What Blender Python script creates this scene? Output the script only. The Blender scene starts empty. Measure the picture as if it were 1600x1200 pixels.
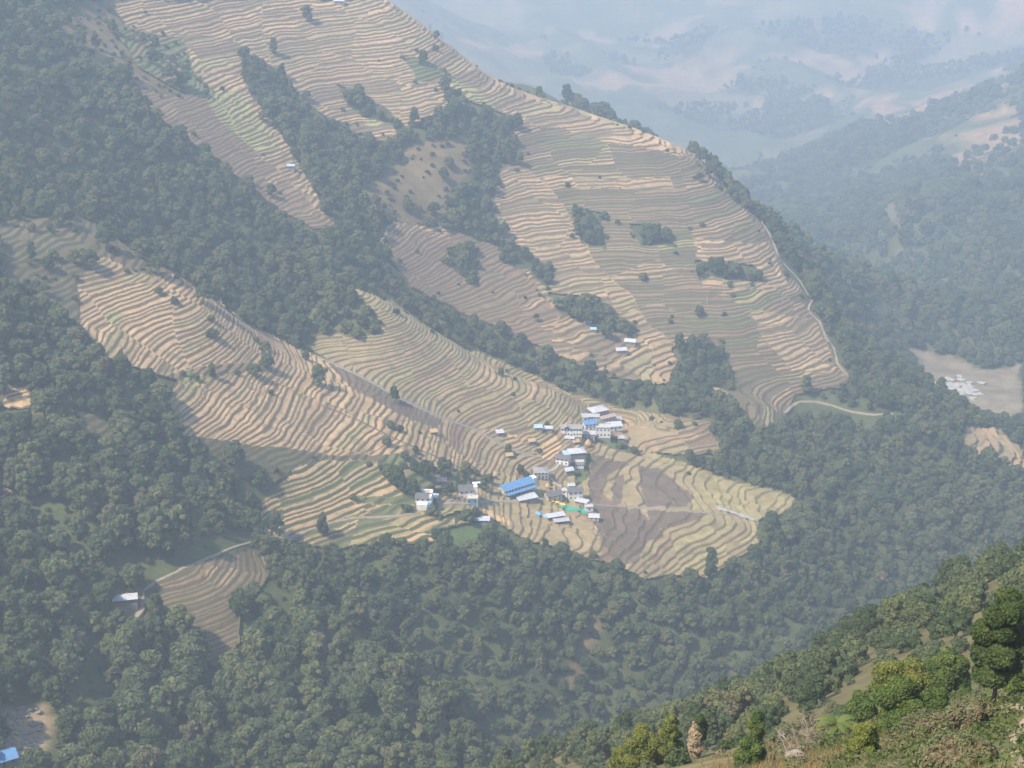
import bpy, math, random
import numpy as np
from mathutils import Vector, Matrix

scene = bpy.context.scene
RNG = np.random.default_rng(11)
random.seed(5)

# ------------------------------------------------------------------ camera
F = 2617.0                      # focal length in pixels of a 1600 px wide frame
PITCH = math.radians(22.0)
CAMZ = 700.0
cam_data = bpy.data.cameras.new("camera")
cam_data.sensor_width = 36.0
cam_data.lens = 36.0 * F / 1600.0
cam_data.clip_start = 1.0
cam_data.clip_end = 20000.0
cam = bpy.data.objects.new("camera", cam_data)
scene.collection.objects.link(cam)
cam.location = (0, 0, CAMZ)
cam.rotation_euler = (math.pi / 2 - PITCH, 0, 0)
scene.camera = cam

# ------------------------------------------------------------------ sky, sun, exposure
SUN_EL = math.radians(54.0)
SUN_AZ = math.radians(-122.0)    # compass angle from +Y, clockwise seen from above
world = bpy.data.worlds.new("World")
scene.world = world
world.use_nodes = True
nt = world.node_tree
bg = nt.nodes["Background"]
sky = nt.nodes.new("ShaderNodeTexSky")
sky.sky_type = 'NISHITA'
sky.sun_disc = False
sky.sun_elevation = SUN_EL
sky.sun_rotation = SUN_AZ
sky.altitude = 1500
sky.dust_density = 1.5
nt.links.new(sky.outputs[0], bg.inputs[0])
bg.inputs[1].default_value = 0.15
sun_data = bpy.data.lights.new("sun", 'SUN')
sun_data.energy = 3.4
sun_data.angle = math.radians(2.5)
sun_data.color = (1.0, 0.89, 0.72)
sun = bpy.data.objects.new("sun", sun_data)
scene.collection.objects.link(sun)
sd = Vector((math.sin(SUN_AZ) * math.cos(SUN_EL), math.cos(SUN_AZ) * math.cos(SUN_EL), math.sin(SUN_EL)))
sun.rotation_euler = sd.to_track_quat('Z', 'Y').to_euler()
sun.location = (0, 600, 1500)
scene.view_settings.view_transform = 'Standard'
scene.view_settings.look = 'None'
scene.view_settings.gamma = 1.0
scene.view_settings.use_curve_mapping = False
scene.view_settings.exposure = 1.25
scene.cycles.use_denoising = True
scene.cycles.max_bounces = 5
scene.cycles.diffuse_bounces = 2
scene.cycles.transmission_bounces = 2
scene.cycles.transparent_max_bounces = 4
scene.cycles.volume_bounces = 1

# ------------------------------------------------------------------ helpers
C = scene.collection


def tag(o, label=None, cat=None, group=None, kind=None):
    if label: o['label'] = label
    if cat: o['category'] = cat
    if group: o['group'] = group
    if kind: o['kind'] = kind
    return o


def empty(name, loc=(0, 0, 0), rz=0.0, sc=1.0):
    o = bpy.data.objects.new(name, None)
    C.objects.link(o)
    o.location = loc
    o.rotation_euler = (0, 0, rz)
    o.scale = (sc, sc, sc)
    return o


def mesh_np(name, V, Fq, mats=(), parent=None, smooth=False, link=True):
    """V (n,3), Fq (m,3|4) index array -> one linked mesh object"""
    me = bpy.data.meshes.new(name)
    V = np.asarray(V, np.float32)
    Fq = np.asarray(Fq, np.int32)
    k = Fq.shape[1]
    me.vertices.add(len(V))
    me.vertices.foreach_set("co", V.ravel())
    me.loops.add(Fq.size)
    me.loops.foreach_set("vertex_index", Fq.ravel())
    me.polygons.add(len(Fq))
    me.polygons.foreach_set("loop_start", np.arange(0, Fq.size, k, dtype=np.int32))
    me.polygons.foreach_set("loop_total", np.full(len(Fq), k, np.int32))
    if smooth:
        me.polygons.foreach_set("use_smooth", np.ones(len(Fq), bool))
    me.update(calc_edges=True)
    for m in mats:
        me.materials.append(m)
    o = bpy.data.objects.new(name, me)
    if link:
        C.objects.link(o)
    if parent:
        o.parent = parent
    return o


def attr(me, name, typ, dom, arr):
    a = me.attributes.new(name, typ, dom)
    arr = np.ascontiguousarray(arr, np.float32).ravel()
    a.data.foreach_set({'FLOAT': 'value', 'FLOAT_COLOR': 'color', 'FLOAT_VECTOR': 'vector'}[typ], arr)


_tab = np.random.default_rng(77).random((256, 256))


def vnoise(x, y, s, seed=0):
    """value noise, wavelength s metres, range -1..1"""
    x = x / s + seed * 17.13
    y = y / s + seed * 31.7
    xi = np.floor(x).astype(int); yi = np.floor(y).astype(int)
    fx = x - xi; fy = y - yi
    fx = fx * fx * fx * (fx * (fx * 6 - 15) + 10)
    fy = fy * fy * fy * (fy * (fy * 6 - 15) + 10)
    a = _tab[xi & 255, yi & 255]; b = _tab[(xi + 1) & 255, yi & 255]
    c = _tab[xi & 255, (yi + 1) & 255]; d = _tab[(xi + 1) & 255, (yi + 1) & 255]
    return ((a * (1 - fx) + b * fx) * (1 - fy) + (c * (1 - fx) + d * fx) * fy) * 2 - 1


def hash01(*k):
    h = np.zeros_like(np.asarray(k[0], np.float64))
    for i, v in enumerate(k):
        h = h + np.asarray(v, np.float64) * (12.9898 + 65.233 * i)
    s = np.sin(h) * 43758.5453
    return s - np.floor(s)


CT, ST = math.cos(PITCH), math.sin(PITCH)


def ray(px, py):
    u = (px - 800.0) / F; v = (600.0 - py) / F
    return u, CT + v * ST, -ST + v * CT


def at_y(px, py, y):
    dx, dy, dz = ray(px, py)
    t = y / dy
    return (t * dx, y, t * dz)


def project(x, y, z):
    """world -> image pixel coordinates of the reference view"""
    z = z - CAMZ
    dep = y * CT - z * ST
    dep = np.where(dep < 1, 1, dep)
    return 800 + F * x / dep, 600 - F * (y * ST + z * CT) / dep


# ------------------------------------------------------------------ the lie of the land: image pixels with hand-chosen depths, fitted as heights
SPOT = [
 # upper left forest face
 (0,0,1250),(0,150,1140),(0,300,1040),(150,60,1290),(200,200,1195),(150,330,1085),(300,330,1165),(300,400,1125),
 (300,150,1290),(250,60,1370),(300,0,1440),(450,20,1500),(600,0,1590),(400,200,1310),(450,300,1250),(400,420,1140),
 (450,480,1120),(500,330,1240),(550,420,1190),(480,200,1350),(560,300,1300),(650,400,1270),(600,445,1205),
 (700,500,1222),(800,560,1207),(900,600,1192),(1000,640,1172),
 # upper terraced hillside
 (550,200,1400),(650,150,1460),
 (700,250,1400),(640,350,1310),(780,330,1385),(780,400,1335),
 (900,250,1470),(900,480,1290),(1050,580,1240),(1000,330,1410),(1000,450,1330),(1150,500,1300),(1150,600,1232),(1250,590,1260),(1320,590,1275),
 # first spur, left terraces
 (150,410,1000),(400,515,1062),(480,550,1078),(500,620,1000),(600,620,1040),(650,700,985),(420,600,985),(300,600,935),
 (300,500,990),(200,560,920),(150,500,950),(300,680,885),(300,445,1035),
 # second tongue
 (560,450,1135),(500,540,1088),(700,530,1160),(880,610,1150),(1110,665,1142),(1040,655,1140),(700,620,1080),(850,680,1070),
 # village and plateau
 (660,780,930),(560,800,905),(430,830,872),(430,720,905),(600,740,945),(750,740,1000),(930,660,1125),(900,740,1045),
 (800,800,965),(880,860,930),(1020,900,930),(1180,850,990),(1240,780,1072),(1100,740,1080),(1120,712,1105),(1000,800,1002),(690,840,905),
 (560,855,882),
 # lower left
 (0,500,890),(0,620,840),(0,780,760),(0,900,705),(0,1000,665),(0,1150,610),(100,700,810),(250,760,830),(380,820,825),
 (150,900,725),(230,915,735),(380,855,800),(400,980,740),(250,950,725),(200,1000,700),(350,950,735),(200,1180,630),(400,1100,680),(350,1030,722),(550,960,770),
 (600,1050,725),(700,1120,700),(500,1190,650),(740,1190,672),
 # gorge wall under the village
 (560,885,862),(650,900,865),(750,950,862),(750,1030,842),(800,1100,818),(950,950,892),(950,1050,866),(1000,1130,838),(900,1190,808),
 (1100,950,925),(1150,1040,892),(1250,930,965),(1300,850,1040),(1350,700,1190),(1250,680,1190),(1200,640,1190),(1420,640,1240),
 (1500,750,1165),(1600,760,1180),(1600,850,1088),(1450,880,1045),(1500,660,1255),(1530,690,1230),(1300,1000,930),(1450,960,1000),
 # river and the hill beyond
 (1550,690,1400),(1620,700,1390),(1500,610,1568),(1450,560,1655),(1600,640,1518),(1600,590,1608),(1620,620,1560),
 (1600,500,1690),(1600,400,1780),(1600,250,1950),(1600,110,2150),(1480,480,1755),(1400,170,2215),(1400,350,1860),(1400,480,1765),
 (1300,400,1880),(1330,460,1850),(1250,240,2290),(1500,300,1915),(1300,300,2060),
 (1100,300,2270),(1000,150,2450),(1200,200,2400),(850,100,2520),(700,0,2684),(1000,0,2684),(1300,0,2640),(1600,0,2600),
 (1400,100,2560),(1600,60,2560),(1300,140,2480),
 # near slope
 (1600,1150,75),(1560,1105,105),(1400,1180,92),(1200,1190,120),(1130,1195,140),(1450,990,300),(1340,1010,370),(1480,930,400),
 (1590,885,420),(1250,1060,420),(1100,1110,450),(900,1165,480),
]
CREST = [(700,72,1592),(760,118,1585),(830,152,1575),(900,172,1560),(1000,208,1532),(1088,250,1506),(1140,300,1482),(1200,358,1445),
         (1255,432,1412),(1310,500,1372),(1370,552,1342),(1430,588,1320),(1478,618,1300)]
SPOT += CREST
SPOT = [(a, b, c if c <= 1700 else 1700 + (c - 1700) * 3.6) for a, b, c in SPOT]
WP = [at_y(*s) for s in SPOT]
for _px, _py, _yy in CREST:             # the land drops away behind the crest
    for _d, _drop in ((45, 26), (115, 95)):
        _q = at_y(_px + 25, _py, _yy + _d)
        WP.append((_q[0], _q[1], _q[2] - _drop))
WP += [
 # hidden ground: gully floors, back slopes, land outside the frame (x, y, height relative to the viewpoint)
 (-205,1066,-372),(-150,1103,-398),(-112,1167,-404),(-45,1190,-452),(33,1175,-492),(85,1162,-507),
 (-80,806,-476),(-45,765,-496),(0,735,-536),(60,700,-560),(150,740,-577),(240,800,-590),(330,880,-600),
 (0,0,-2),(0,40,-37),(0,70,-62),(18,50,-43),(35,55,-46),(0,100,-84),(-20,40,-42),(-25,75,-72),(-30,110,-100),(8,105,-82),(10,135,-106),(-45,150,-150),(0,140,-118),(-60,300,-262),(-110,300,-290),(-60,220,-205),(0,200,-160),(-60,60,-60),(-60,100,-105),(-150,200,-230),(-170,400,-360),(0,350,-262),
 (60,0,-2),(-60,0,-15),(60,60,-48),(60,105,-66),(150,120,-48),(200,250,-110),(230,330,-130),(0,-60,42),(100,-80,60),(-100,-80,30),
 (60,540,-400),(150,560,-380),(0,560,-430),(180,640,-470),(100,640,-485),(260,520,-260),(300,640,-400),(400,760,-520),
 (120,1760,-430),(20,1800,-380),(300,1640,-530),(400,1800,-600),(200,1850,-520),(0,1980,-480),(-150,1950,-330),
 (450,1380,-600),(250,1900,-610),(0,2100,-590),(0,2800,-800),(560,1300,-600),(600,1150,-610),(640,1450,-640),(760,1600,-630),
 (-300,1750,-190),(-500,1500,-60),(-550,1200,-90),(-500,900,-230),(-450,700,-330),(-400,500,-390),(-700,1000,-100),
 (-250,500,-400),(-800,2000,20),(-900,600,-250),
 (-300,4600,-700),(0,4000,-900),(1500,2300,-460),(1300,1900,-500),(1100,1650,-560),(900,1300,-560),
 (900,1000,-560),(700,700,-420),(500,400,-200),(400,100,-30),(0,7200,-500),(2600,5600,-400),(-1200,6000,-300),(-1500,3800,20),(-1500,2000,50),
 (-1500,800,0),(2500,2500,50),(2500,1000,-200),(1500,0,50),(-1200,0,-200),(1000,8300,-200),(-1800,8000,0),(3000,8000,0),(2600,3500,-350),
]
WP = np.array(WP, float)
KC = 28.0


def _kern(r2):
    return -np.sqrt(r2 + KC * KC)


def fit():
    n = len(WP)
    X = WP[:, :2] / 1.0
    d2 = ((X[:, None] - X[None]) ** 2).sum(-1)
    A = np.zeros((n + 3, n + 3))
    A[:n, :n] = _kern(d2) + np.eye(n) * 1.5
    P = np.c_[np.ones(n), X / 1000.0]
    A[:n, n:] = P; A[n:, :n] = P.T
    b = np.r_[WP[:, 2], 0, 0, 0]
    return np.linalg.solve(A, b)


COEF = fit()


def base_h(x, y):
    x = np.asarray(x, float).ravel(); y = np.asarray(y, float).ravel()
    out = np.empty(len(x))
    n = len(WP)
    cx = WP[:, 0].astype(np.float32); cy = WP[:, 1].astype(np.float32)
    w = COEF[:n].astype(np.float32)
    for s in range(0, len(x), 60000):
        xs = x[s:s + 60000].astype(np.float32)[:, None]; ys = y[s:s + 60000].astype(np.float32)[:, None]
        k = -np.sqrt((xs - cx) ** 2 + (ys - cy) ** 2 + np.float32(KC * KC))
        out[s:s + 60000] = k @ w + COEF[n] + COEF[n + 1] * xs[:, 0] / 1000 + COEF[n + 2] * ys[:, 0] / 1000
    w = np.clip((y - 150) / 90, 0, 1); w = w * w * (3 - 2 * w)      # the viewpoint's own slope is an even 35 degree bank
    out = out * w + np.minimum(-63 - .70 * (y - 92) + .3 * (x - 20), 30) * (1 - w)
    return out + CAMZ + (extra_relief(x, y) if RG is not None else 0)


RG = None

# ------------------------------------------------------------------ height grid, visibility from the viewpoint, ray casting
GX0, GX1, GY0, GY1, GS = -720.0, 1900.0, 0.0, 6000.0, 5.0
gxs = np.arange(GX0, GX1 + 1, GS); gys = np.arange(GY0, GY1 + 1, GS)
_gx, _gy = np.meshgrid(gxs, gys)
HG = base_h(_gx, _gy).reshape(_gx.shape)


def _bil(G, x, y):
    fx = np.clip((np.asarray(x, float) - GX0) / GS, 0, len(gxs) - 1.001)
    fy = np.clip((np.asarray(y, float) - GY0) / GS, 0, len(gys) - 1.001)
    i = fx.astype(int); j = fy.astype(int); u = fx - i; v = fy - j
    return (G[j, i] * (1 - u) + G[j, i + 1] * u) * (1 - v) + (G[j + 1, i] * (1 - u) + G[j + 1, i + 1] * u) * v


def gh(x, y):
    """height of the bare land, bilinear"""
    return _bil(HG, x, y)


_az = np.linspace(-0.38, 0.38, 481); _vy = np.arange(40.0, 5990.0, 3.0)
_A, _Y = np.meshgrid(_az, _vy)
_SL = (gh(_A * _Y, _Y) - CAMZ) / _Y
_CM = np.maximum.accumulate(_SL, 0)


def visible(x, y, z, tol=0.004):
    a = np.clip(((x / np.maximum(y, 1)) + 0.38) / 0.76 * 480, 0, 480).round().astype(int)
    j = np.clip((y - 40.0 - 10.0) / 3.0, 0, len(_vy) - 1).astype(int)
    return (z - CAMZ) / np.maximum(y, 1) >= _CM[j, a] - tol


def cast(px, py):
    """where the line of sight through an image pixel first meets the land -> (x, y, z)"""
    dx, dy, dz = ray(px, py)
    ys = np.arange(22.0, 5950.0, 1.0)
    t = ys / dy
    d = (CAMZ + t * dz) - gh(t * dx, ys)
    k = np.argmax(d < 0)
    if k == 0:
        k = len(ys) - 1
    f = d[k - 1] / (d[k - 1] - d[k] + 1e-9)
    y = ys[k - 1] + f
    return float(y / dy * dx), float(y), float(gh(y / dy * dx, y))


# ------------------------------------------------------------------ land use map, traced as outlines and carried onto the land
LW, LH = 800, 600
LM = np.zeros((LH, LW), np.int16)       # land use
CM = np.zeros((LH, LW), np.int16)       # crop / soil of single fields


def fill(M, val, pts):
    P = np.array(pts, float) / 2.0
    x0, y0 = np.floor(P.min(0)).astype(int); x1, y1 = np.ceil(P.max(0)).astype(int) + 1
    x0, y0 = max(x0, 0), max(y0, 0); x1, y1 = min(x1, LW), min(y1, LH)
    X, Y = np.meshgrid(np.arange(x0, x1) + .5, np.arange(y0, y1) + .5)
    ins = np.zeros(X.shape, bool)
    for (ax, ay), (bx, by) in zip(P, np.roll(P, -1, 0)):
        if ay == by: continue
        ins ^= ((ay > Y) != (by > Y)) & (X < (bx - ax) * (Y - ay) / (by - ay) + ax)
    M[y0:y1, x0:x1][ins] = val


FOREST, UPPER, UPBR, UPDULL, LEFT, TONGUE, PLAT, LOW, LOWL, SCRUB, GREEN, RIVER, FARTAN, RVT, LEFTDULL, NEAR, MIDSLOPE, SPARSE = range(18)
fill(LM, UPPER, [(180,-10),(640,-10),(700,65),(760,108),(830,148),(900,170),(1000,203),(1085,243),(1130,300),(1190,350),(1215,400),
     (1265,480),(1320,590),(1325,605),(1240,615),(1215,650),(1150,640),(1110,620),(1060,560),(1050,600),(1000,605),(930,578),(860,548),
     (790,523),(720,495),(640,455),(600,405),(580,350),(520,340),(470,310),(400,240),(300,170),(200,80)])
fill(LM, UPDULL, [(800,190),(900,210),(1090,250),(1130,300),(1190,350),(1215,400),(1265,480),(1320,590),(1325,605),(1240,615),(1215,650),
     (1150,640),(1110,600),(1060,555),(985,470),(930,420),(900,360),(860,300),(810,255)])
fill(LM, UPPER, [(1080,375),(1200,385),(1235,460),(1100,450)])
fill(LM, UPPER, [(1170,490),(1270,505),(1315,590),(1230,585)])
fill(LM, UPPER, [(850,285),(1045,280),(1050,297),(860,300)])
fill(LM, UPBR, [(600,345),(700,365),(780,385),(830,440),(880,500),(860,548),(790,523),(720,495),(640,455),(600,405)])
fill(LM, UPBR, [(180,105),(330,150),(400,240),(480,310),(530,350),(500,362),(420,320),(340,260),(250,190)])
fill(LM, SPARSE, [(80,20),(180,0),(230,90),(300,150),(240,150),(150,90)])
fill(LM, SCRUB, [(180,40),(290,60),(300,110),(340,150),(290,150),(220,110)])
fill(LM, FOREST, [(375,88),(440,120),(500,180),(560,212),(620,222),(660,190),(700,172),(790,180),(808,215),(805,255),(775,268),(772,330),
     (780,385),(740,378),(680,352),(610,345),(570,400),(520,340),(480,280),(440,215),(395,160)])
fill(LM, SPARSE, [(650,222),(720,215),(740,260),(700,330),(640,350),(600,340),(570,300),(600,270)])
fill(LM, FOREST, [(520,135),(565,152),(600,178),(640,210),(600,200),(540,172)])
fill(LM, SCRUB, [(625,88),(680,98),(712,122),(700,135),(650,128)])
fill(LM, FOREST, [(690,140),(800,182),(790,205),(700,185)])
fill(LM, FOREST, [(1085,410),(1180,418),(1190,442),(1095,438)])
fill(LM, FOREST, [(985,350),(1030,352),(1060,388),(1000,385)])
fill(LM, FOREST, [(895,325),(938,335),(945,392),(905,385)])
fill(LM, FOREST, [(860,465),(900,468),(965,492),(1002,522),(985,532),(930,518),(880,492)])
fill(LM, FOREST, [(1045,548),(1110,532),(1135,565),(1140,615),(1060,605)])
fill(LM, FOREST, [(765,375),(800,385),(835,405),(870,425),(860,455),(830,430),(790,415)])
fill(LM, FOREST, [(700,385),(745,395),(748,445),(720,430)])
fill(LM, UPDULL, [(1150,640),(1215,650),(1240,615),(1215,668),(1180,672)])
# first spur
fill(LM, LEFTDULL, [(0,350),(110,345),(150,360),(240,420),(300,445),(240,442),(150,430),(125,520),(60,470),(0,440)])
fill(LM, LEFT, [(125,440),(165,407),(240,440),(280,438),(330,470),(400,515),(480,550),(520,575),(620,640),(660,670),(760,730),(800,748),
     (700,742),(640,712),(600,716),(540,712),(400,700),(290,682),(262,620),(280,600),(250,590),(150,562),(125,500)])
fill(LM, LEFTDULL, [(290,682),(400,700),(540,712),(600,716),(640,712),(620,730),(560,725),(480,730),(420,760),(340,740)])
fill(LM, SCRUB, [(590,718),(640,712),(700,742),(760,748),(700,775),(650,765),(610,740)])
fill(LM, SCRUB, [(250,592),(290,585),(420,570),(420,585),(290,602)])
# second tongue
fill(LM, TONGUE, [(545,450),(600,467),(700,527),(780,567),(880,607),(960,637),(1110,662),(1125,718),(1060,715),(960,702),(900,700),
     (870,740),(800,748),(760,730),(660,670),(520,575),(485,545),(500,522),(590,522)])
fill(LM, FOREST, [(478,470),(560,470),(588,495),(588,522),(500,525)])
# plateau
fill(LM, PLAT, [(905,700),(1000,705),(1080,733),(1242,773),(1235,795),(1185,815),(1190,850),(1140,880),(1100,907),(1010,907),(960,882),
     (880,862),(800,838),(740,800),(690,812),(680,790),(700,775),(760,748),(860,742),(880,700)])
fill(LM, GREEN, [(895,725),(925,715),(920,750),(905,758)])
fill(LM, GREEN, [(905,690),(960,690),(1000,706),(960,706)])
fill(LM, LOW, [(415,842),(400,800),(420,775),(470,735),(510,718),(585,725),(622,770),(660,800),(690,815),(740,818),(690,852),(520,860)])
fill(LM, SCRUB, [(540,778),(660,785),(665,796),(545,792)])
fill(LM, GREEN, [(690,830),(760,815),(800,835),(760,850),(690,855)])
fill(LM, LOWL, [(245,920),(330,880),(400,860),(425,892),(375,960),(380,1010),(350,1055),(300,1020),(252,955)])
fill(LM, LEFT, [(-10,612),(50,618),(52,640),(-10,645)])
fill(LM, LEFTDULL, [(125,650),(160,655),(215,715),(185,720),(130,670)])
fill(LM, LEFT, [(-10,745),(18,745),(20,790),(-10,800)])
fill(LM, SPARSE, [(915,975),(940,970),(935,1010),(905,1060),(885,1090),(890,1050)])
# river, far bank
fill(LM, RIVER, [(1425,545),(1480,555),(1530,575),(1600,575),(1600,660),(1560,650),(1515,648),(1480,625),(1460,590)])
fill(LM, RVT, [(1512,670),(1560,680),(1600,705),(1600,750),(1560,725),(1515,712)])
for P in [[(1260,160),(1400,130),(1600,100),(1600,150),(1500,160),(1380,190)],[(1470,240),(1530,200),(1600,185),(1600,275),(1520,275)],
          [(1180,250),(1260,190),(1260,205),(1200,262)],[(1355,335),(1400,312),(1390,340)],[(1260,390),(1300,405),(1290,418),(1262,410)],
          [(1450,240),(1520,215),(1510,235)],[(1360,485),(1395,480),(1390,505),(1368,500)],[(1095,215),(1200,150),(1230,140),(1150,205)],
          [(860,125),(1000,90),(1180,60),(1330,90),(1400,75),(1330,130),(1180,110),(1120,135),(900,150)],[(700,60),(900,40),(1100,0),(1250,0),(1150,50),(900,75),(740,85)],
          [(1350,30),(1600,0),(1600,60),(1450,60)]]:
    fill(LM, FARTAN, P)
# lower left bare ground, scrub on the lip by the path
fill(LM, SPARSE, [(-10,1110),(70,1100),(85,1140),(60,1210),(-10,1210)])
fill(LM, SPARSE, [(185,925),(225,925),(225,970),(195,975)])

# crops and soils
STRAW, PALE, PLOUGH, ORANGE, YGREEN, GRAV, STUB = 1, 2, 3, 4, 5, 6, 7
fill(CM, YGREEN, [(300,100),(345,96),(375,104),(310,112)])
fill(CM, YGREEN, [(315,150),(370,145),(400,180),(440,235),(400,240),(340,190)])
fill(CM, YGREEN, [(700,125),(740,140),(780,178),(750,175),(710,150)])
fill(CM, YGREEN, [(163,490),(185,488),(190,508),(165,510)])
fill(CM, YGREEN, [(280,598),(330,590),(330,600),(285,606)])
fill(CM, YGREEN, [(570,185),(600,190),(590,205),(570,200)])
fill(CM, PALE, [(1060,712),(1080,733),(1242,773),(1235,795),(1190,812),(1130,805),(1095,780),(1080,745),(1000,708)])
fill(CM, PLOUGH, [(925,712),(985,728),(950,745),(935,790),(1000,800),(1040,840),(1010,850),(990,885),(960,880),(940,850),(925,800),(918,760)])
fill(CM, PLOUGH, [(995,725),(1010,735),(1030,735),(1060,760),(1085,780),(1070,795),(1010,795),(1000,760)])
fill(CM, PLOUGH, [(960,745),(975,745),(970,790),(955,790)])
fill(CM, PLOUGH, [(1010,800),(1110,805),(1090,815),(1035,830),(1015,820)])
fill(CM, PLOUGH, [(510,570),(560,590),(620,625),(690,660),(680,672),(620,650),(550,610)])
fill(CM, STUB, [(740,770),(860,800),(900,800),(935,830),(940,870),(880,860),(800,838),(740,800)])
fill(CM, ORANGE, [(850,690),(868,684),(876,700),(872,712),(858,722),(842,718)])
fill(CM, ORANGE, [(790,685),(808,681),(800,692),(788,694)])
fill(CM, ORANGE, [(744,795),(752,793),(795,818),(793,824),(770,812)])
fill(CM, ORANGE, [(950,634),(965,635),(960,643),(950,642)])
fill(CM, YGREEN, [(690,800),(725,796),(722,818),(692,818)])
fill(CM, PALE, [(545,450),(600,467),(640,500),(600,510),(570,480)])


def lookup(M, x, y, z, wob=True):
    px, py = project(x, y, z)
    if wob:
        dep = np.maximum(y, 60.0)
        fw = np.clip((y - 1640) / 900, 0, 1)
        px = px + 8 * vnoise(x, y, 38, 3) + 4 * vnoise(x, y, 14, 4)
        py = py + 5 * vnoise(x, y, 38, 5) + 3 * vnoise(x, y, 14, 6)
        px = px + fw * (26 * vnoise(x, y, 320, 3) + 12 * vnoise(x, y, 110, 4))
        py = py + fw * (14 * vnoise(x, y, 320, 5) + 8 * vnoise(x, y, 110, 6))
    i = np.floor(px / 2).astype(int); j = np.floor(py / 2).astype(int)
    ok = (i >= 0) & (i < LW) & (j >= 0) & (j < LH)
    v = np.where(ok, M[np.clip(j, 0, LH - 1), np.clip(i, 0, LW - 1)], 0)
    return v


TERR = {UPPER: 2.45, UPBR: 2.15, UPDULL: 2.05, LEFT: 1.95, TONGUE: 1.7, PLAT: 1.9, LOW: 2.3, LOWL: 1.6, RVT: 3.5, LEFTDULL: 2.6, SCRUB: 2.8}


def landuse(x, y, z):
    v = lookup(LM, x, y, z)
    v = np.where(visible(x, y, z + 3), v, FOREST)
    v = np.where((y < 520) & (v != NEAR), NEAR, v)
    far = (y > 1640) & (v != FARTAN) & (v != RIVER)
    v = np.where(far, FOREST, v)
    v = np.where((v == RIVER) & (y < 1400), FOREST, v)
    v = np.where((v == FARTAN) & (y < 1640), FOREST, v)
    return v


# gullies and knolls under the forest, gentle waves under the fields
_l0 = landuse(_gx.ravel(), _gy.ravel(), HG.ravel()).reshape(HG.shape)
_fw = (_l0 == FOREST).astype(float)
for _ in range(4):
    _fw = (_fw + np.roll(_fw, 1, 0) + np.roll(_fw, -1, 0) + np.roll(_fw, 1, 1) + np.roll(_fw, -1, 1)) / 5
    _fw = (_fw + np.roll(_fw, 2, 0) + np.roll(_fw, -2, 0) + np.roll(_fw, 2, 1) + np.roll(_fw, -2, 1)) / 5
_fw *= np.clip((_gy - 560) / 80, 0, 1) * np.clip((1640 - _gy) / 100, 0, 1)
_a = (_gx + _gy) * .7071; _b = (_gx - _gy) * .7071
_amp = 5.5 * _fw ** 1.5 * (1 - .6 * ((_gx > 150) & (_gy > 1300)))
_g = vnoise(_a, _b / 2.6, 62, 71) + .5 * vnoise(_a, _b / 2, 27, 72)
RG_ = _amp * _g + (.9 * (1 - _fw) * vnoise(_gx, _gy, 42, 73)) * np.clip((_gy - 560) / 80, 0, 1)
RG = RG_
HG = HG + RG


def extra_relief(x, y):
    return _bil(RG, x, y)


# ------------------------------------------------------------------ paths (traced, then laid on the land)
PATHS = [  # label, category, width, points
 ("pale zigzag footpath climbing the terraced ridge beside the trees", 2.6,
  [(1085,243),(1105,270),(1130,292),(1150,300),(1165,320),(1190,350),(1205,375),(1215,402),(1240,428),(1250,440),(1268,470),(1262,488),
   (1280,505),(1290,530),(1303,545),(1308,570),(1325,590)]),
 ("pale dirt road curving round the hillside under the ridge", 3.2,
  [(1225,648),(1236,636),(1248,627),(1275,627),(1300,633),(1330,643),(1365,648),(1395,646)]),
 ("dusty trail from the white shed up to the lowest terraces", 2.3,
  [(200,972),(215,962),(224,950),(222,935),(222,922),(234,913),(262,900),(300,885),(335,868),(365,855),(395,847),(430,843),(480,832),
   (520,818),(560,812),(620,810),(655,804)]),
 ("grey stone drainage line between the two terraced spurs", 1.8,
  [(490,555),(530,575),(570,595),(610,618),(640,632),(690,655),(740,672),(770,690),(800,705),(840,718)]),
 ("narrow dark footpath crossing the terraces above the village", 1.2,
  [(500,635),(560,660),(620,690),(660,708),(720,735),(780,752)]),
 ("white paved lane between the village houses", 2.2,
  [(905,698),(890,712),(876,725),(868,735),(852,742),(868,758),(878,764)]),
 ("village lane running past the long blue roofed lodge", 1.6,
  [(690,790),(730,790),(770,785),(830,785),(870,776)]),
 ("field wall running across the ploughed plateau", 1.2,
  [(925,790),(960,794),(1010,797),(1060,800),(1110,805),(1170,812)]),
 ("old track showing through the lower left forest", 1.5,
  [(188,975),(150,1010),(120,1040),(100,1060),(85,1085),(78,1100)]),
]
PATH_W = []
for lab, w, pts in PATHS:
    W = np.array([cast(*p) for p in pts])
    out = [W[0]]
    for a, b in zip(W[:-1], W[1:]):
        n = max(2, int(np.linalg.norm(b[:2] - a[:2]) / 3.0))
        if np.linalg.norm(b[:2] - a[:2]) > 160: n = 2
        for k in range(1, n + 1):
            out.append(a + (b - a) * k / n)
    PATH_W.append(np.array(out))


def path_mask(x, y, reach=4.0):
    """1 on a path, 0 away from it"""
    m = np.zeros(len(x))
    for (lab, w, _), W in zip(PATHS, PATH_W):
        lo = W[:, :2].min(0) - 8; hi = W[:, :2].max(0) + 8
        idx = np.nonzero((x > lo[0]) & (x < hi[0]) & (y > lo[1]) & (y < hi[1]))[0]
        for s in range(0, len(idx), 20000):
            ii = idx[s:s + 20000]
            d = np.sqrt(((x[ii, None].astype(np.float32) - W[None, :, 0].astype(np.float32)) ** 2 +
                         (y[ii, None].astype(np.float32) - W[None, :, 1].astype(np.float32)) ** 2).min(1))
            m[ii] = np.maximum(m[ii], np.clip((w * .5 + reach - d) / reach, 0, 1))
    return m


def relief(x, y):
    return 2.6 * vnoise(x, y, 70, 1) + 1.2 * vnoise(x, y, 28, 2)


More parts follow.
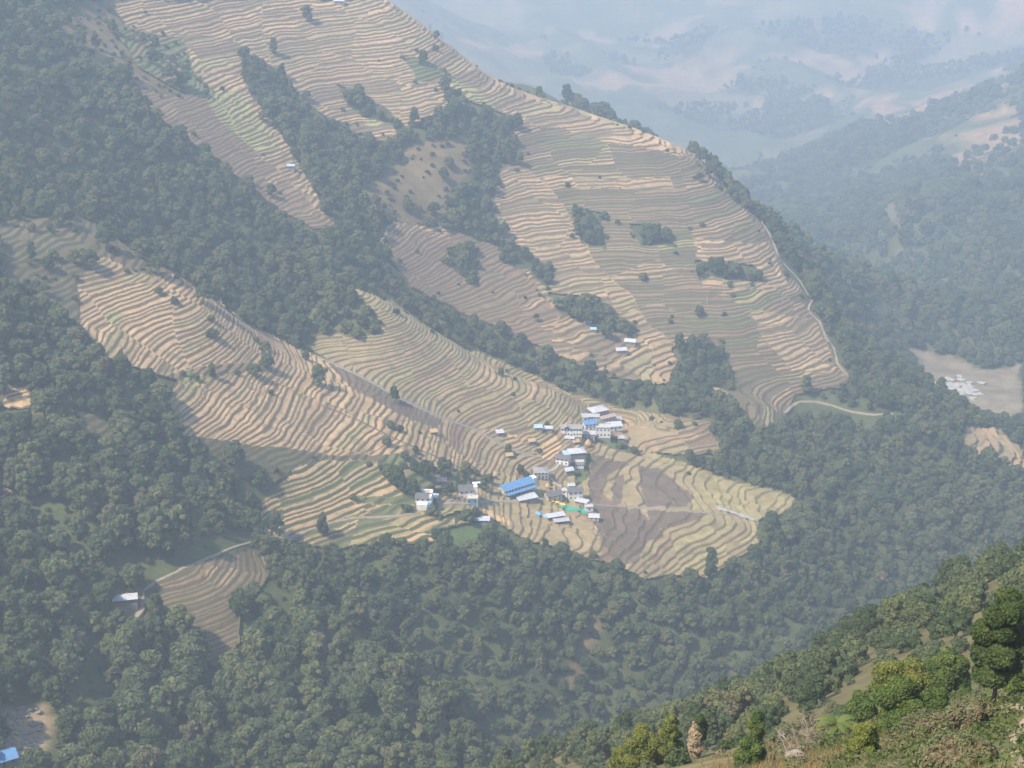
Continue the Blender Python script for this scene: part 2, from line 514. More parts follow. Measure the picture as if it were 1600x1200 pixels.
_gyy, _gxx = np.gradient(HG, GS)
_slope = np.sqrt(_gxx ** 2 + _gyy ** 2)


def terrace(x, y, z, lab):
    """phase, cell id, stepped height for points with terrace land use"""
    h = np.full(len(x), 3.0)
    for k, v in TERR.items():
        h[lab == k] = v
    cs = 52.0
    u = x / cs; v = y / cs
    ui = np.floor(u); vi = np.floor(v)
    best = np.full(len(x), 9e9); cid = np.zeros(len(x))
    wx = x + 6 * vnoise(x, y, 30, 8); wy = y + 6 * vnoise(x, y, 30, 9)
    for a in (-1, 0, 1):
        for b in (-1, 0, 1):
            cx = ui + a; cy = vi + b
            jx = (cx + hash01(cx, cy, 1.0)) * cs; jy = (cy + hash01(cx, cy, 2.0)) * cs
            d = (wx - jx) ** 2 + ((wy - jy)) ** 2
            better = d < best
            best = np.where(better, d, best)
            cid = np.where(better, cx * 131 + cy, cid)
    zz = z + (1.15 * vnoise(x, y, 34, 11) + 0.8 * vnoise(x, y, 16, 12) + 0.36 * vnoise(x, y, 7, 13)) * np.clip(h / 2.8, .5, 1.2)
    ph = zz / h + hash01(cid, lab, 5.0) * 1.0
    ph = ph + .17 * np.sin(ph * 2 * math.pi / 4.7 + cid) + .12 * np.sin(ph * 2 * math.pi / 2.9 + cid * 1.7)
    lv = np.floor(ph); t = ph - lv
    si = np.clip(((x - GX0) / GS).round().astype(int), 0, len(gxs) - 1); sj = np.clip(((y - GY0) / GS).round().astype(int), 0, len(gys) - 1)
    bank = np.where(lab == PLAT, .55, np.where(lab == TONGUE, 1.3, np.where(lab == LEFT, 1.9, np.where(lab == LOW, 3.2, 2.2)))) * (1 + .5 * vnoise(x, y, 18, 14))      # width of the bank in metres
    r0 = 1 - np.clip(bank * _slope[sj, si] / h, .10, .6)
    s = np.clip((t - r0) / (1 - r0), 0, 1)
    s = s * s * (3 - 2 * s)
    step = lv + 0.16 * np.clip(t / r0, 0, 1) + 0.84 * s
    zt = z + (step - ph + 1.0) * h
    ph = lv + np.where(t < r0, .62 * t / r0, .62 + .38 * (t - r0) / (1 - r0))
    return ph, cid, lv, zt


TREAD = {
 'straw': (.46, .31, .175), 'straw2': (.36, .245, .145), 'pale': (.32, .26, .13), 'stub': (.30, .23, .13), 'plough': (.15, .11, .085),
 'orange': (.56, .36, .19), 'ygreen': (.32, .30, .12), 'brown': (.22, .145, .095), 'green': (.13, .15, .06), 'dull': (.205, .15, .095),
 'stripw': (.50, .46, .36), 'faint': (.125, .10, .06), 'faint2': (.12, .10, .055)}
PAL = {
 UPPER: [('straw', 4), ('straw2', 4), ('pale', 1.5), ('dull', 2.5)], UPBR: [('brown', 4), ('dull', 3), ('straw2', 2)],
 UPDULL: [('dull', 5), ('faint', 4), ('brown', 2), ('straw2', 1.2), ('pale', .8), ('green', 1)], LEFT: [('straw', 7), ('straw2', 3), ('pale', 1.2), ('dull', .6)],
 TONGUE: [('pale', 3.0), ('stub', 5), ('straw2', 3), ('brown', 1.2)], PLAT: [('pale', 3), ('stub', 6), ('brown', 1)],
 LOW: [('straw', 4), ('pale', 2), ('green', 1.4), ('dull', 1.2), ('stripw', 1)], LOWL: [('dull', 4), ('faint', 3), ('brown', 1), ('straw2', .7)],
 RVT: [('straw2', 2), ('stub', 3)], LEFTDULL: [('faint', 4), ('faint2', 4)], SCRUB: [('green', 5), ('dull', 2), ('brown', 1.5)]}
CROP = {STRAW: 'straw', PALE: 'pale', PLOUGH: 'plough', ORANGE: 'orange', YGREEN: 'ygreen', STUB: 'stub', GRAV: 'straw'}


# ------------------------------------------------------------------ materials
def nodes(name):
    m = bpy.data.materials.new(name)
    m.use_nodes = True
    n = m.node_tree
    b = n.nodes["Principled BSDF"]
    b.inputs["Roughness"].default_value = 0.9
    b.inputs["Specular IOR Level"].default_value = 0.15
    return m, n, b


def N(n, typ, **kw):
    a = n.nodes.new(typ)
    for k, v in kw.items():
        if k.startswith('i_'):
            a.inputs[int(k[2:])].default_value = v
        else:
            setattr(a, k, v)
    return a


def mix(n, fac, a, b, blend='MIX'):
    m = n.nodes.new('ShaderNodeMix'); m.data_type = 'RGBA'; m.blend_type = blend
    for sock, v in ((0, fac), (6, a), (7, b)):
        if hasattr(v, 'links') or hasattr(v, 'is_linked'):
            n.links.new(v, m.inputs[sock])
        elif sock == 0:
            m.inputs[0].default_value = v
        else:
            m.inputs[sock].default_value = (*v, 1)
    return m.outputs[2]


def noise(n, scale, detail=3, rough=.55, vec=None, dist=0.0):
    t = N(n, 'ShaderNodeTexNoise')
    t.inputs['Scale'].default_value = scale
    t.inputs['Detail'].default_value = detail
    t.inputs['Roughness'].default_value = rough
    t.inputs['Distortion'].default_value = dist
    if vec is None:
        g = N(n, 'ShaderNodeNewGeometry'); vec = g.outputs['Position']
    n.links.new(vec, t.inputs['Vector'])
    return t.outputs[0]


def ramp(n, src, stops):
    r = N(n, 'ShaderNodeValToRGB')
    e = r.color_ramp.elements
    while len(e) < len(stops): e.new(0.5)
    for el, (p, c) in zip(e, stops):
        el.position = p
        el.color = (*c, 1) if len(c) == 3 else c
    n.links.new(src, r.inputs[0])
    return r.outputs[0]


def mrange(n, src, a, b, c=0.0, d=1.0):
    r = N(n, 'ShaderNodeMapRange')
    for i, v in enumerate((a, b, c, d)):
        r.inputs[i + 1].default_value = v
    n.links.new(src, r.inputs[0])
    return r.outputs[0]


def plain(name, col, rough=.8, var=.25, scale=.6, metal=0.0, spec=.2):
    """a coloured surface with grain and blotches"""
    m, n, b = nodes(name)
    f = noise(n, scale, 4)
    c = mix(n, mrange(n, f, .3, .7), tuple(v * (1 - var) for v in col), tuple(min(1, v * (1 + var * .6)) for v in col))
    n.links.new(c, b.inputs['Base Color'])
    b.inputs['Roughness'].default_value = rough
    b.inputs['Metallic'].default_value = metal
    b.inputs['Specular IOR Level'].default_value = spec
    return m


def make_ground_mat():
    m, n, b = nodes("ground_soil")
    a = N(n, 'ShaderNodeAttribute', attribute_name='Col')
    v1 = noise(n, .06, 5, .6); v2 = noise(n, .5, 3, .6)
    c = mix(n, mrange(n, v1, .35, .65), (.75, .72, .66), (1.2, 1.22, 1.12))
    c = mix(n, 1.0, a.outputs['Color'], c, 'MULTIPLY')
    c2 = mix(n, mrange(n, v2, .3, .7), (.8, .78, .72), (1.15, 1.15, 1.1))
    c = mix(n, 1.0, c, c2, 'MULTIPLY')
    n.links.new(c, b.inputs['Base Color'])
    return m


def make_terrace_mat():
    m, n, b = nodes("terrace_earth")
    col = N(n, 'ShaderNodeAttribute', attribute_name='Col')
    ris = N(n, 'ShaderNodeAttribute', attribute_name='Ris')
    ph = N(n, 'ShaderNodeAttribute', attribute_name='phase')
    g = N(n, 'ShaderNodeNewGeometry')
    wob = noise(n, .35, 3, .6)
    w = N(n, 'ShaderNodeMath', operation='MULTIPLY_ADD'); w.inputs[1].default_value = .16; n.links.new(wob, w.inputs[0]); n.links.new(ph.outputs['Fac'], w.inputs[2])
    w2 = N(n, 'ShaderNodeMath', operation='SUBTRACT'); w2.inputs[1].default_value = .08; n.links.new(w.outputs[0], w2.inputs[0])
    fr = N(n, 'ShaderNodeMath', operation='FRACT'); n.links.new(w2.outputs[0], fr.inputs[0])
    up = mrange(n, fr.outputs[0], .60, .68)
    lip = mrange(n, fr.outputs[0], .86, .92, 1.0, 0.0)
    r = N(n, 'ShaderNodeMath', operation='MULTIPLY'); n.links.new(up, r.inputs[0]); n.links.new(lip, r.inputs[1])
    n1 = noise(n, .16, 4, .6); n2 = noise(n, 1.1, 3, .65)
    tread = mix(n, 1.0, col.outputs['Color'], mix(n, mrange(n, n1, .3, .7), (.72, .74, .66), (1.14, 1.1, 1.08)), 'MULTIPLY')
    tread = mix(n, 1.0, tread, mix(n, mrange(n, n2, .3, .7), (.82, .82, .8), (1.12, 1.12, 1.1)), 'MULTIPLY')
    n4 = noise(n, .09, 5, .7)
    tread = mix(n, mrange(n, n4, .54, .66, 0, .75), tread, (.14, .125, .06))
    n3 = noise(n, .45, 4, .7)
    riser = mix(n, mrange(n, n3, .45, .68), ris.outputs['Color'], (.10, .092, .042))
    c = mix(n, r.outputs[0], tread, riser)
    n.links.new(c, b.inputs['Base Color'])
    bp = N(n, 'ShaderNodeBump'); bp.inputs['Strength'].default_value = .5; bp.inputs['Distance'].default_value = .35
    n.links.new(n2, bp.inputs['Height']); n.links.new(bp.outputs[0], b.inputs['Normal'])
    return m


def make_leaf_mat(name, stops, trans=.25, big=.05, fixed=None):
    m, n, b = nodes(name)
    oi = N(n, 'ShaderNodeObjectInfo')
    nz = noise(n, big, 3)
    ad = N(n, 'ShaderNodeMath', operation='MULTIPLY_ADD'); ad.inputs[1].default_value = .55
    n.links.new(nz, ad.inputs[0])
    sc = N(n, 'ShaderNodeMath', operation='MULTIPLY_ADD'); sc.inputs[1].default_value = .8; sc.inputs[2].default_value = -.17
    n.links.new(oi.outputs['Random'], sc.inputs[0]); n.links.new(sc.outputs[0], ad.inputs[2])
    c = ramp(n, ad.outputs[0] if fixed is None else noise(n, fixed, 3), stops)
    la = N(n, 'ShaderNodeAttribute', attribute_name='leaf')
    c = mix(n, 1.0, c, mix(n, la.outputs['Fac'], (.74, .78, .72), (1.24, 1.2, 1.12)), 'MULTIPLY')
    n.links.new(c, b.inputs['Base Color'])
    b.inputs['Roughness'].default_value = .75
    out = n.nodes['Material Output']
    tr = N(n, 'ShaderNodeBsdfTranslucent'); n.links.new(c, tr.inputs[0])
    ms = N(n, 'ShaderNodeMixShader'); ms.inputs[0].default_value = trans
    n.links.new(b.outputs[0], ms.inputs[1]); n.links.new(tr.outputs[0], ms.inputs[2])
    n.links.new(ms.outputs[0], out.inputs['Surface'])
    return m


M_ground = make_ground_mat()
M_terr = make_terrace_mat()
G_FOREST = [(0.0, (.042, .066, .026)), (.28, (.066, .088, .034)), (.48, (.088, .108, .052)), (.66, (.108, .125, .055)), (.84, (.13, .145, .055)), (.94, (.14, .12, .07)), (1.0, (.12, .15, .055))]
M_leaf = make_leaf_mat("forest_leaves", G_FOREST)
M_leafb = make_leaf_mat("bright_leaves", [(0, (.055, .09, .025)), (.4, (.08, .12, .03)), (.7, (.13, .16, .04)), (1, (.17, .17, .05))], .35)
M_leafd = make_leaf_mat("dark_leaves", [(0, (.028, .05, .02)), (.5, (.045, .07, .026)), (1, (.07, .10, .03))], .25)
M_leafr = make_leaf_mat("reddish_leaves", [(0, (.085, .10, .045)), (.4, (.12, .13, .06)), (.6, (.15, .125, .07)), (1, (.14, .16, .08))], .3)
M_yg = make_leaf_mat("yellow_green_leaves", [(.3, (.10, .14, .03)), (.5, (.17, .19, .045)), (.7, (.24, .22, .06))], .35, fixed=.9)
M_deep = make_leaf_mat("deep_green_leaves", [(.3, (.055, .09, .024)), (.5, (.085, .125, .032)), (.7, (.14, .17, .045))], .3, fixed=.8)
M_dark = make_leaf_mat("dark_alder_leaves", [(.3, (.045, .070, .022)), (.5, (.065, .095, .03)), (.7, (.095, .12, .04))], .3, fixed=.8)
M_grey = make_leaf_mat("grey_green_leaves", [(.3, (.10, .12, .055)), (.5, (.15, .16, .08)), (.62, (.19, .145, .09)), (.75, (.18, .19, .11))], .3, fixed=1.1)
M_bark = plain("bark", (.10, .075, .055), .95, .3, 2.0)

# ------------------------------------------------------------------ ground: one sheet out to the horizon
def axis(parts):
    out = []
    for a, b, s in parts:
        n = max(1, int(round((b - a) / s)))
        out += list(np.linspace(a, b, n, endpoint=False))
    out.append(parts[-1][1])
    return np.array(out)


ax = axis([(-3000, -700, 100), (-700, -460, 14), (-460, 620, 4.5), (620, 1000, 11), (1000, 2000, 22), (2000, 4000, 110)])
ay = axis([(-200, 0, 25), (0, 1700, 4.5), (1700, 3000, 12), (3000, 5800, 24), (5800, 9000, 130)])
GXX, GYY = np.meshgrid(ax, ay)
gx, gy = GXX.ravel(), GYY.ravel()
gz = base_h(gx, gy)
lab = landuse(gx, gy, gz)
isT = np.isin(lab, list(TERR))
T2 = isT.reshape(GXX.shape)
er = T2.copy()
for a in (-1, 0, 1):
    for b in (-1, 0, 1):
        er &= np.roll(np.roll(T2, a, 0), b, 1)
gz2 = gz - 2.2 * er.ravel()
far = gy > 1640
gz2 = gz2 + np.where(far & (lab != RIVER), 7 * vnoise(gx, gy, 130, 21) + 3.5 * vnoise(gx, gy, 40, 22), 0) * np.clip((gy - 1640) / 200, 0, 1)
gz2 = gz2 + np.clip((gy - 2500) / 900, 0, 1) * (26 * (1 - 2 * np.abs(vnoise((gx + .5 * gy), (gy - .5 * gx) / 1.8, 520, 81))) + 10 * (1 - 2 * np.abs(vnoise(gx + .4 * gy, gy, 210, 82))) + 9 * vnoise(gx, gy, 80, 83))
near = gy < 520
gz2 = gz2 + np.where(near, .8 * vnoise(gx, gy, 14, 23), 0)
pm = path_mask(gx, gy, 5)
col = np.zeros((len(gx), 4)); col[:, 3] = 1
base = {FOREST: (.068, .082, .036), UPPER: (.13, .12, .065), UPBR: (.15, .115, .075), UPDULL: (.12, .115, .065), LEFT: (.14, .12, .07), TONGUE: (.15, .135, .075),
        PLAT: (.16, .14, .08), LOW: (.10, .11, .05), LOWL: (.12, .11, .06), SCRUB: (.11, .115, .055), GREEN: (.085, .12, .045), RIVER: (.21, .17, .13),
        FARTAN: (.28, .18, .11), RVT: (.25, .2, .12), LEFTDULL: (.11, .105, .055), NEAR: (.13, .11, .05), SPARSE: (.165, .125, .075)}
for k, c in base.items():
    col[lab == k, :3] = c
# brushy, uneven soils
k = .5 + .5 * vnoise(gx, gy, 45, 30)
m = (lab == FOREST)
k = k * np.where((gx > -70) & (gy > 780) & (gy < 1140), .75, 1)
col[m, :3] = col[m, :3] * (1 - .6 * k[m, None] ** 2) + np.array((.14, .125, .06)) * (.6 * k[m, None] ** 2)
lowbare = (lab == SPARSE) & (gy < 700)
col[lowbare, :3] = (.34, .25, .17)
m = near & (gy < 200)
d = np.clip(.5 + 1.4 * vnoise(gx, gy, 9, 31), 0, 1)[:, None]
col[m, :3] = (np.array((.20, .15, .075)) * d + np.array((.095, .105, .04)) * (1 - d))[m]
farm = (gy > 1750) & (lab == FOREST)
kk = np.clip(vnoise(gx, gy, 300, 33) * 1.3 + vnoise(gx, gy, 95, 34) * .7 - .35 + (gy - 3600) / 4000, 0, .7)[:, None]
col[farm, :3] = (col[farm, :3] * (1 - kk[farm]) + np.array((.21, .16, .10)) * kk[farm])
kt = np.clip(.62 + .9 * vnoise(gx, gy, 150, 91) + .8 * vnoise(gx, gy, 55, 92), 0, 1)[:, None]
mt_ = lab == FARTAN
col[mt_, :3] = col[mt_, :3] * kt[mt_] + np.array((.07, .085, .04)) * (1 - kt[mt_])
ny_, nx_ = GXX.shape
ii = np.arange(ny_ * nx_).reshape(ny_, nx_)
fq = np.stack([ii[:-1, :-1], ii[:-1, 1:], ii[1:, 1:], ii[1:, :-1]], -1).reshape(-1, 4)
ground = mesh_np("ground", np.c_[gx, gy, gz2], fq, [M_ground], smooth=True)
attr(ground.data, 'Col', 'FLOAT_COLOR', 'POINT', col)
tag(ground, kind='structure')

# ------------------------------------------------------------------ terraces: every field a step of its own with its bank
FS = .85
fx0, fx1, fy0, fy1 = -430, 430, 680, 1660
fxs = np.arange(fx0, fx1 + .1, FS); fys = np.arange(fy0, fy1 + .1, FS)
FXX, FYY = np.meshgrid(fxs, fys)
zc = gh(FXX, FYY)
labf = landuse(FXX.ravel(), FYY.ravel(), zc.ravel()).reshape(FXX.shape)
need = np.isin(labf, list(TERR))
nd = need.copy()
for a in (-1, 0, 1):
    for b in (-1, 0, 1):
        nd |= np.roll(np.roll(need, a, 0), b, 1)
idx = -np.ones(FXX.shape, np.int64)
sel = np.nonzero(nd.ravel())[0]
idx.ravel()[sel] = np.arange(len(sel))
x = FXX.ravel()[sel]; y = FYY.ravel()[sel]; L = labf.ravel()[sel]
z = base_h(x, y)
Lt = L.copy()
Lt[~np.isin(Lt, list(TERR))] = UPPER
ph, cid, lv, zt = terrace(x, y, z, Lt)
pmf = path_mask(x, y, 3.0)
zt = zt * (1 - pmf) + (z + 1.4) * pmf
quad = nd[:-1, :-1] & nd[:-1, 1:] & nd[1:, 1:] & nd[1:, :-1] & (need[:-1, :-1] | need[1:, 1:])
j, i = np.nonzero(quad)
FQ = np.stack([idx[j, i], idx[j, i + 1], idx[j + 1, i + 1], idx[j + 1, i]], -1)
# which step each face belongs to
vkey_l = Lt.astype(np.int64); vlev = lv.astype(np.int64)
key = ((cid[FQ[:, 0]].astype(np.int64) + 40000) * 64 + vkey_l[FQ[:, 0]]) * 4096 + (vlev[FQ].min(1) + 600)
uk, inv = np.unique(key, return_inverse=True)
nk = len(uk)
# colour of every step
cm = lookup(CM, x, y, z, wob=False)
cmf = cm[FQ[:, 0]]
names = list(TREAD); nid = {k: q for q, k in enumerate(names)}
first = np.zeros(nk, np.int64); first[inv[::-1]] = np.arange(len(inv))[::-1]
kl = vkey_l[FQ[first, 0]]; kc = cid[FQ[first, 0]]; klev = vlev[FQ[first, 0]]
hh = hash01(kc, kl, 3.0) * .34 + hash01(kc, kl, klev, 7.0) * .66
hh = np.clip((hh - .5) * 1.3 + .5, 0, .9999)
kcol = np.zeros(nk, int)
for lb, pal in PAL.items():
    w = np.array([p[1] for p in pal], float); cw = np.cumsum(w) / w.sum()
    mm = kl == lb
    kcol[mm] = np.array([nid[p[0]] for p in pal])[np.clip(np.searchsorted(cw, hh[mm]), 0, len(pal) - 1)]
fcol = kcol[inv]
for cv, nm in CROP.items():
    mm = (cmf == cv)
    mm &= visible(x[FQ[:, 0]], y[FQ[:, 0]], z[FQ[:, 0]] + 3)
    fcol[mm] = nid[nm]
RGB = np.array([TREAD[k] for k in names])
val = 1 + .16 * (hash01(kc, klev, 9.0)[inv] - .5)
fc = np.c_[RGB[fcol] * val[:, None], np.ones(len(FQ))]
offp = (~need.ravel()[sel])[FQ].any(1)
fc[offp, :3] = (.12, .115, .06)
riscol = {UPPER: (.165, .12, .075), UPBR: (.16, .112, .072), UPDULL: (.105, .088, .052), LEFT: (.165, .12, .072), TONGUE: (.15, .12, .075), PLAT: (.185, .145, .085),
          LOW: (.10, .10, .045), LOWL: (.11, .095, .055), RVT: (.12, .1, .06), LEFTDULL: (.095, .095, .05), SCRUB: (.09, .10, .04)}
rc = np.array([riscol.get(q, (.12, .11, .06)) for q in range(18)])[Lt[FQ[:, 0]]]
smooth_field = (cmf == PALE) & (Lt[FQ[:, 0]] == PLAT)
rc[smooth_field] = fc[smooth_field, :3] * .8
rc = np.c_[rc, np.ones(len(rc))]
VV = np.c_[x, y, zt]
# the 300 steps that show largest are parts of their own
pxv, pyv = project(x, y, zt)
pxf = pxv[FQ]; pyf = pyv[FQ]
area = .5 * ((pxf[:, 0] - pxf[:, 2]) * (pyf[:, 1] - pyf[:, 3]) - (pxf[:, 1] - pxf[:, 3]) * (pyf[:, 0] - pyf[:, 2]))
area = np.where(visible(x[FQ[:, 0]], y[FQ[:, 0]], z[FQ[:, 0]] + 2) & (pxf[:, 0] > 0) & (pxf[:, 0] < 1600) & (pyf[:, 0] > 0), np.abs(area), 0)
ka = np.bincount(inv, area, nk)
order_k = np.argsort(-ka)
big = np.zeros(nk, bool); big[order_k[:300]] = True
terr_root = empty("terraced_slope", (0, 1100, 250))
tag(terr_root, kind='structure')
order = np.argsort(inv, kind='stable')
bounds = np.searchsorted(inv[order], np.arange(nk + 1))


def sub_mesh(name, faces_idx):
    f = FQ[faces_idx]
    u, ri = np.unique(f, return_inverse=True)
    o = mesh_np(name, VV[u] - np.array(terr_root.location), ri.reshape(-1, 4), [M_terr], parent=terr_root, smooth=False)
    attr(o.data, 'phase', 'FLOAT', 'POINT', ph[u] - np.floor(ph[u].min()) + 1)
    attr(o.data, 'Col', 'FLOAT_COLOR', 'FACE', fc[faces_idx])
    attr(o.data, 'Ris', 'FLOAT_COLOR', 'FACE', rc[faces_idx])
    return o


for q in np.nonzero(big)[0]:
    sub_mesh("terrace", order[bounds[q]:bounds[q + 1]])
rest = np.nonzero(~big[inv])[0]
o = sub_mesh("small_terraces", rest)
tag(o, kind='stuff')
print("terrace faces", len(FQ), "steps", nk)

# final ground height for placing things
_ztg = np.full(FXX.size, np.nan); _ztg[sel] = zt
_ztg = _ztg.reshape(FXX.shape)
need_f = need


def surf(x, y):
    """height of the finished surface (terraces where there are terraces)"""
    x = np.atleast_1d(np.asarray(x, float)); y = np.atleast_1d(np.asarray(y, float))
    z = gh(x, y)
    i = np.clip(((x - fx0) / FS).round().astype(int), 0, len(fxs) - 1); j = np.clip(((y - fy0) / FS).round().astype(int), 0, len(fys) - 1)
    ins = (x > fx0) & (x < fx1) & (y > fy0) & (y < fy1)
    t = _ztg[j, i]
    return np.where(ins & ~np.isnan(t), t, z)


# ------------------------------------------------------------------ paths as laid strips
M_path = plain("path_dirt", (.27, .215, .155), .95, .25, .5)
M_stone = plain("stone_grey", (.25, .225, .20), .9, .3, .8)
M_lane = plain("lane_paving", (.34, .31, .27), .9, .2, .7)
for q, ((lab_, w, _), W) in enumerate(zip(PATHS, PATH_W)):
    # densify
    P = [W[0, :2]]
    for a, b in zip(W[:-1, :2], W[1:, :2]):
        n = max(1, int(np.linalg.norm(b - a) / 1.5))
        for kq in range(1, n + 1): P.append(a + (b - a) * kq / n)
    P = np.array(P)
    T = np.gradient(P, axis=0); T /= np.linalg.norm(T, axis=1)[:, None] + 1e-9
    Nn = np.c_[-T[:, 1], T[:, 0]]
    wv = w * .5 * (1 + .25 * vnoise(P[:, 0], P[:, 1], 6, 40))
    rows = []
    ps = np.linspace(-1, 1, 5)
    zc_ = surf(P[:, 0], P[:, 1])
    kz = np.ones(5) / 5
    zc_ = np.convolve(np.pad(zc_, 2, 'edge'), kz, 'valid')
    ring = []
    for s_ in ps:
        XY = P + Nn * (wv * s_)[:, None]
        zz = surf(XY[:, 0], XY[:, 1])
        zz = np.convolve(np.pad(zz, 2, 'edge'), kz, 'valid')
        ring.append(np.c_[XY, np.maximum(zz, zc_) * .5 + zc_ * .5 + .25 - .08 * abs(s_)])
    for s_ in (-1, 1):
        XY = P + Nn * (wv * s_ * 1.1)[:, None]
        r_ = np.c_[XY, zc_ - 1.2]
        ring = [r_] + ring if s_ == -1 else ring + [r_]
    ring = np.array(ring)
    nr, npnt = ring.shape[:2]
    ids = np.arange(nr * npnt).reshape(nr, npnt)
    f = np.stack([ids[:-1, :-1], ids[1:, :-1], ids[1:, 1:], ids[:-1, 1:]], -1).reshape(-1, 4)
    nm = ["footpath", "dirt_road", "footpath", "stone_channel", "footpath", "village_lane", "village_lane", "field_wall", "footpath"][q]
    mt = [M_path, M_path, M_path, M_stone, M_bark, M_lane, M_lane, M_stone, M_path][q]
    po = mesh_np(nm, ring.reshape(-1, 3), f, [mt], smooth=True)
    if nm in ("stone_channel", "field_wall"):
        tag(po, lab_, "wall" if nm == "field_wall" else "channel")
    else:
        tag(po, kind='structure')

# ------------------------------------------------------------------ trees
def icos(sub=1):
    import bmesh
    bm = bmesh.new(); bmesh.ops.create_icosphere(bm, subdivisions=sub, radius=1)
    V = np.array([v.co[:] for v in bm.verts]); Fc = np.array([[v.index for v in f.verts] for f in bm.faces])
    bm.free()
    return V, Fc


ICO1 = icos(1); ICO2 = icos(2)


def crown_mesh(name, seed, lobes, n_leaf, leaf, mat, core=.82, tilt=.75, flat=1.0, taper=1.0):
    """lobes: (x, y, z, rx, rz); leaf quads lie through the outer shell of each lobe, round an opaque, darker core added to fill the lobe"""
    r = np.random.default_rng(seed)
    V = []; Fc = []; A = []
    n = 0
    tot = sum(l[3] ** 2 for l in lobes)
    tri = []
    for (lx, ly, lz, rx, rz) in lobes:
        cv, cf = (ICO2 if rx > 1.5 * taper else ICO1)
        nn = 1 + .18 * r.standard_normal(len(cv))
        vv = cv * np.c_[nn, nn, nn] * np.array((rx, rx, rz)) * core + np.array((lx, ly, lz))
        # as quads: repeat the last index is not allowed, so keep triangles apart
        tri.append((vv, cf))
        k = max(6, int(n_leaf * rx ** 2 / tot))
        d = r.standard_normal((k, 3)); d /= np.linalg.norm(d, axis=1)[:, None]
        d[:, 2] = np.where(d[:, 2] < -.55, -d[:, 2], d[:, 2])
        rad = r.uniform(.78, 1.12, k)
        p = d * rad[:, None] * np.array((rx, rx, rz)) + np.array((lx, ly, lz))
        nrm = d + r.standard_normal((k, 3)) * tilt * .6 + np.array((0, 0, .25))
        nrm /= np.linalg.norm(nrm, axis=1)[:, None]
        t = np.cross(nrm, r.standard_normal((k, 3))); t /= np.linalg.norm(t, axis=1)[:, None]
        bt = np.cross(nrm, t)
        s = leaf * r.uniform(.6, 1.3, k)[:, None]
        q = np.stack([p - t * s, p - bt * s * .62, p + t * s, p + bt * s * .62], 1)
        V.append(q.reshape(-1, 3)); Fc.append(np.arange(4 * k).reshape(-1, 4) + n); n += 4 * k
        A.append(np.repeat(r.uniform(0, 1, k), 4))
    me = bpy.data.meshes.new(name)
    VA = np.concatenate(V); FA = np.concatenate(Fc); AA = np.concatenate(A)
    tv = []; tf = []; m_ = len(VA)
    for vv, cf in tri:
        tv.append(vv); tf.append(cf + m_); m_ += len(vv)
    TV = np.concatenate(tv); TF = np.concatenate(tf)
    allv = np.r_[VA, TV]
    me.vertices.add(len(allv)); me.vertices.foreach_set("co", allv.astype(np.float32).ravel())
    li = np.r_[FA.ravel(), TF.ravel()].astype(np.int32)
    me.loops.add(len(li)); me.loops.foreach_set("vertex_index", li)
    ls = np.r_[np.arange(len(FA)) * 4, len(FA) * 4 + np.arange(len(TF)) * 3].astype(np.int32)
    lt = np.r_[np.full(len(FA), 4), np.full(len(TF), 3)].astype(np.int32)
    me.polygons.add(len(lt)); me.polygons.foreach_set("loop_start", ls); me.polygons.foreach_set("loop_total", lt)
    me.update(calc_edges=True)
    me.materials.append(mat)
    attr(me, 'leaf', 'FLOAT', 'POINT', np.r_[AA, np.full(len(TV), .25)])  # added filler cores take one fixed tone, darker than the average leaf
    return me


def lobeset(seed, R, H, n, z0=.35, lob=(.34, .5), squash=.8, top=.5):
    """lobes spread through an egg shaped crown"""
    r = np.random.default_rng(seed)
    out = []
    for k in range(n):
        a = k * 2.39996 + r.uniform(-.4, .4)
        t = (k + .5) / n
        zz = z0 + (1 - z0) * t * .86
        env = math.sqrt(max(.04, 1 - ((t - .35) / .72) ** 2))
        rr = R * env * r.uniform(.35, .72)
        lr = R * r.uniform(*lob) * (1 - .25 * t)
        out.append((math.cos(a) * rr, math.sin(a) * rr, H * zz - lr * .2, lr, lr * squash))
    out.append((0, 0, H * (.5 + z0 * .4), R * .55, H * .3))
    return out


def trunk_mesh(name, H, r0, seed, limbs=5, lean=.06, mat=None):
    rr = np.random.default_rng(seed)
    segs = []
    def tube(pts, rad, k=6):
        V = []; Fc = []
        for a, (p, q) in enumerate(zip(pts, rad)):
            for b in range(k):
                t = 2 * math.pi * b / k
                V.append((p[0] + math.cos(t) * q, p[1] + math.sin(t) * q, p[2]))
        for a in range(len(pts) - 1):
            for b in range(k):
                Fc.append((a * k + b, a * k + (b + 1) % k, (a + 1) * k + (b + 1) % k, (a + 1) * k + b))
        return V, Fc
    V = []; Fc = []
    main = [(lean * H * t * t * rr.uniform(-1, 1), lean * H * t * rr.uniform(-1, 1), H * t - .6 * (t == 0)) for t in (0, .25, .5, .75, .95)]
    v, f = tube(main, [r0 * 1.3, r0, r0 * .8, r0 * .5, r0 * .2]); V += v; Fc += f
    for k in range(limbs):
        t = rr.uniform(.35, .8); a = rr.uniform(0, 6.28); l = H * rr.uniform(.22, .38)
        b = np.array(main[2]) * (1 - t) * 2 if t < .5 else np.array(main[3])
        b = np.array((main[2][0], main[2][1], H * t))
        pts = [b, b + np.array((math.cos(a) * l * .5, math.sin(a) * l * .5, l * .35)), b + np.array((math.cos(a) * l, math.sin(a) * l, l * .85))]
        v, f = tube(pts, [r0 * .45, r0 * .3, r0 * .1], 5)
        o_ = len(V); V += v; Fc += [tuple(q + o_ for q in ff) for ff in f]
    me = bpy.data.meshes.new(name)
    me.from_pydata([tuple(map(float, v)) for v in V], [], Fc); me.materials.append(mat or M_bark)
    return me


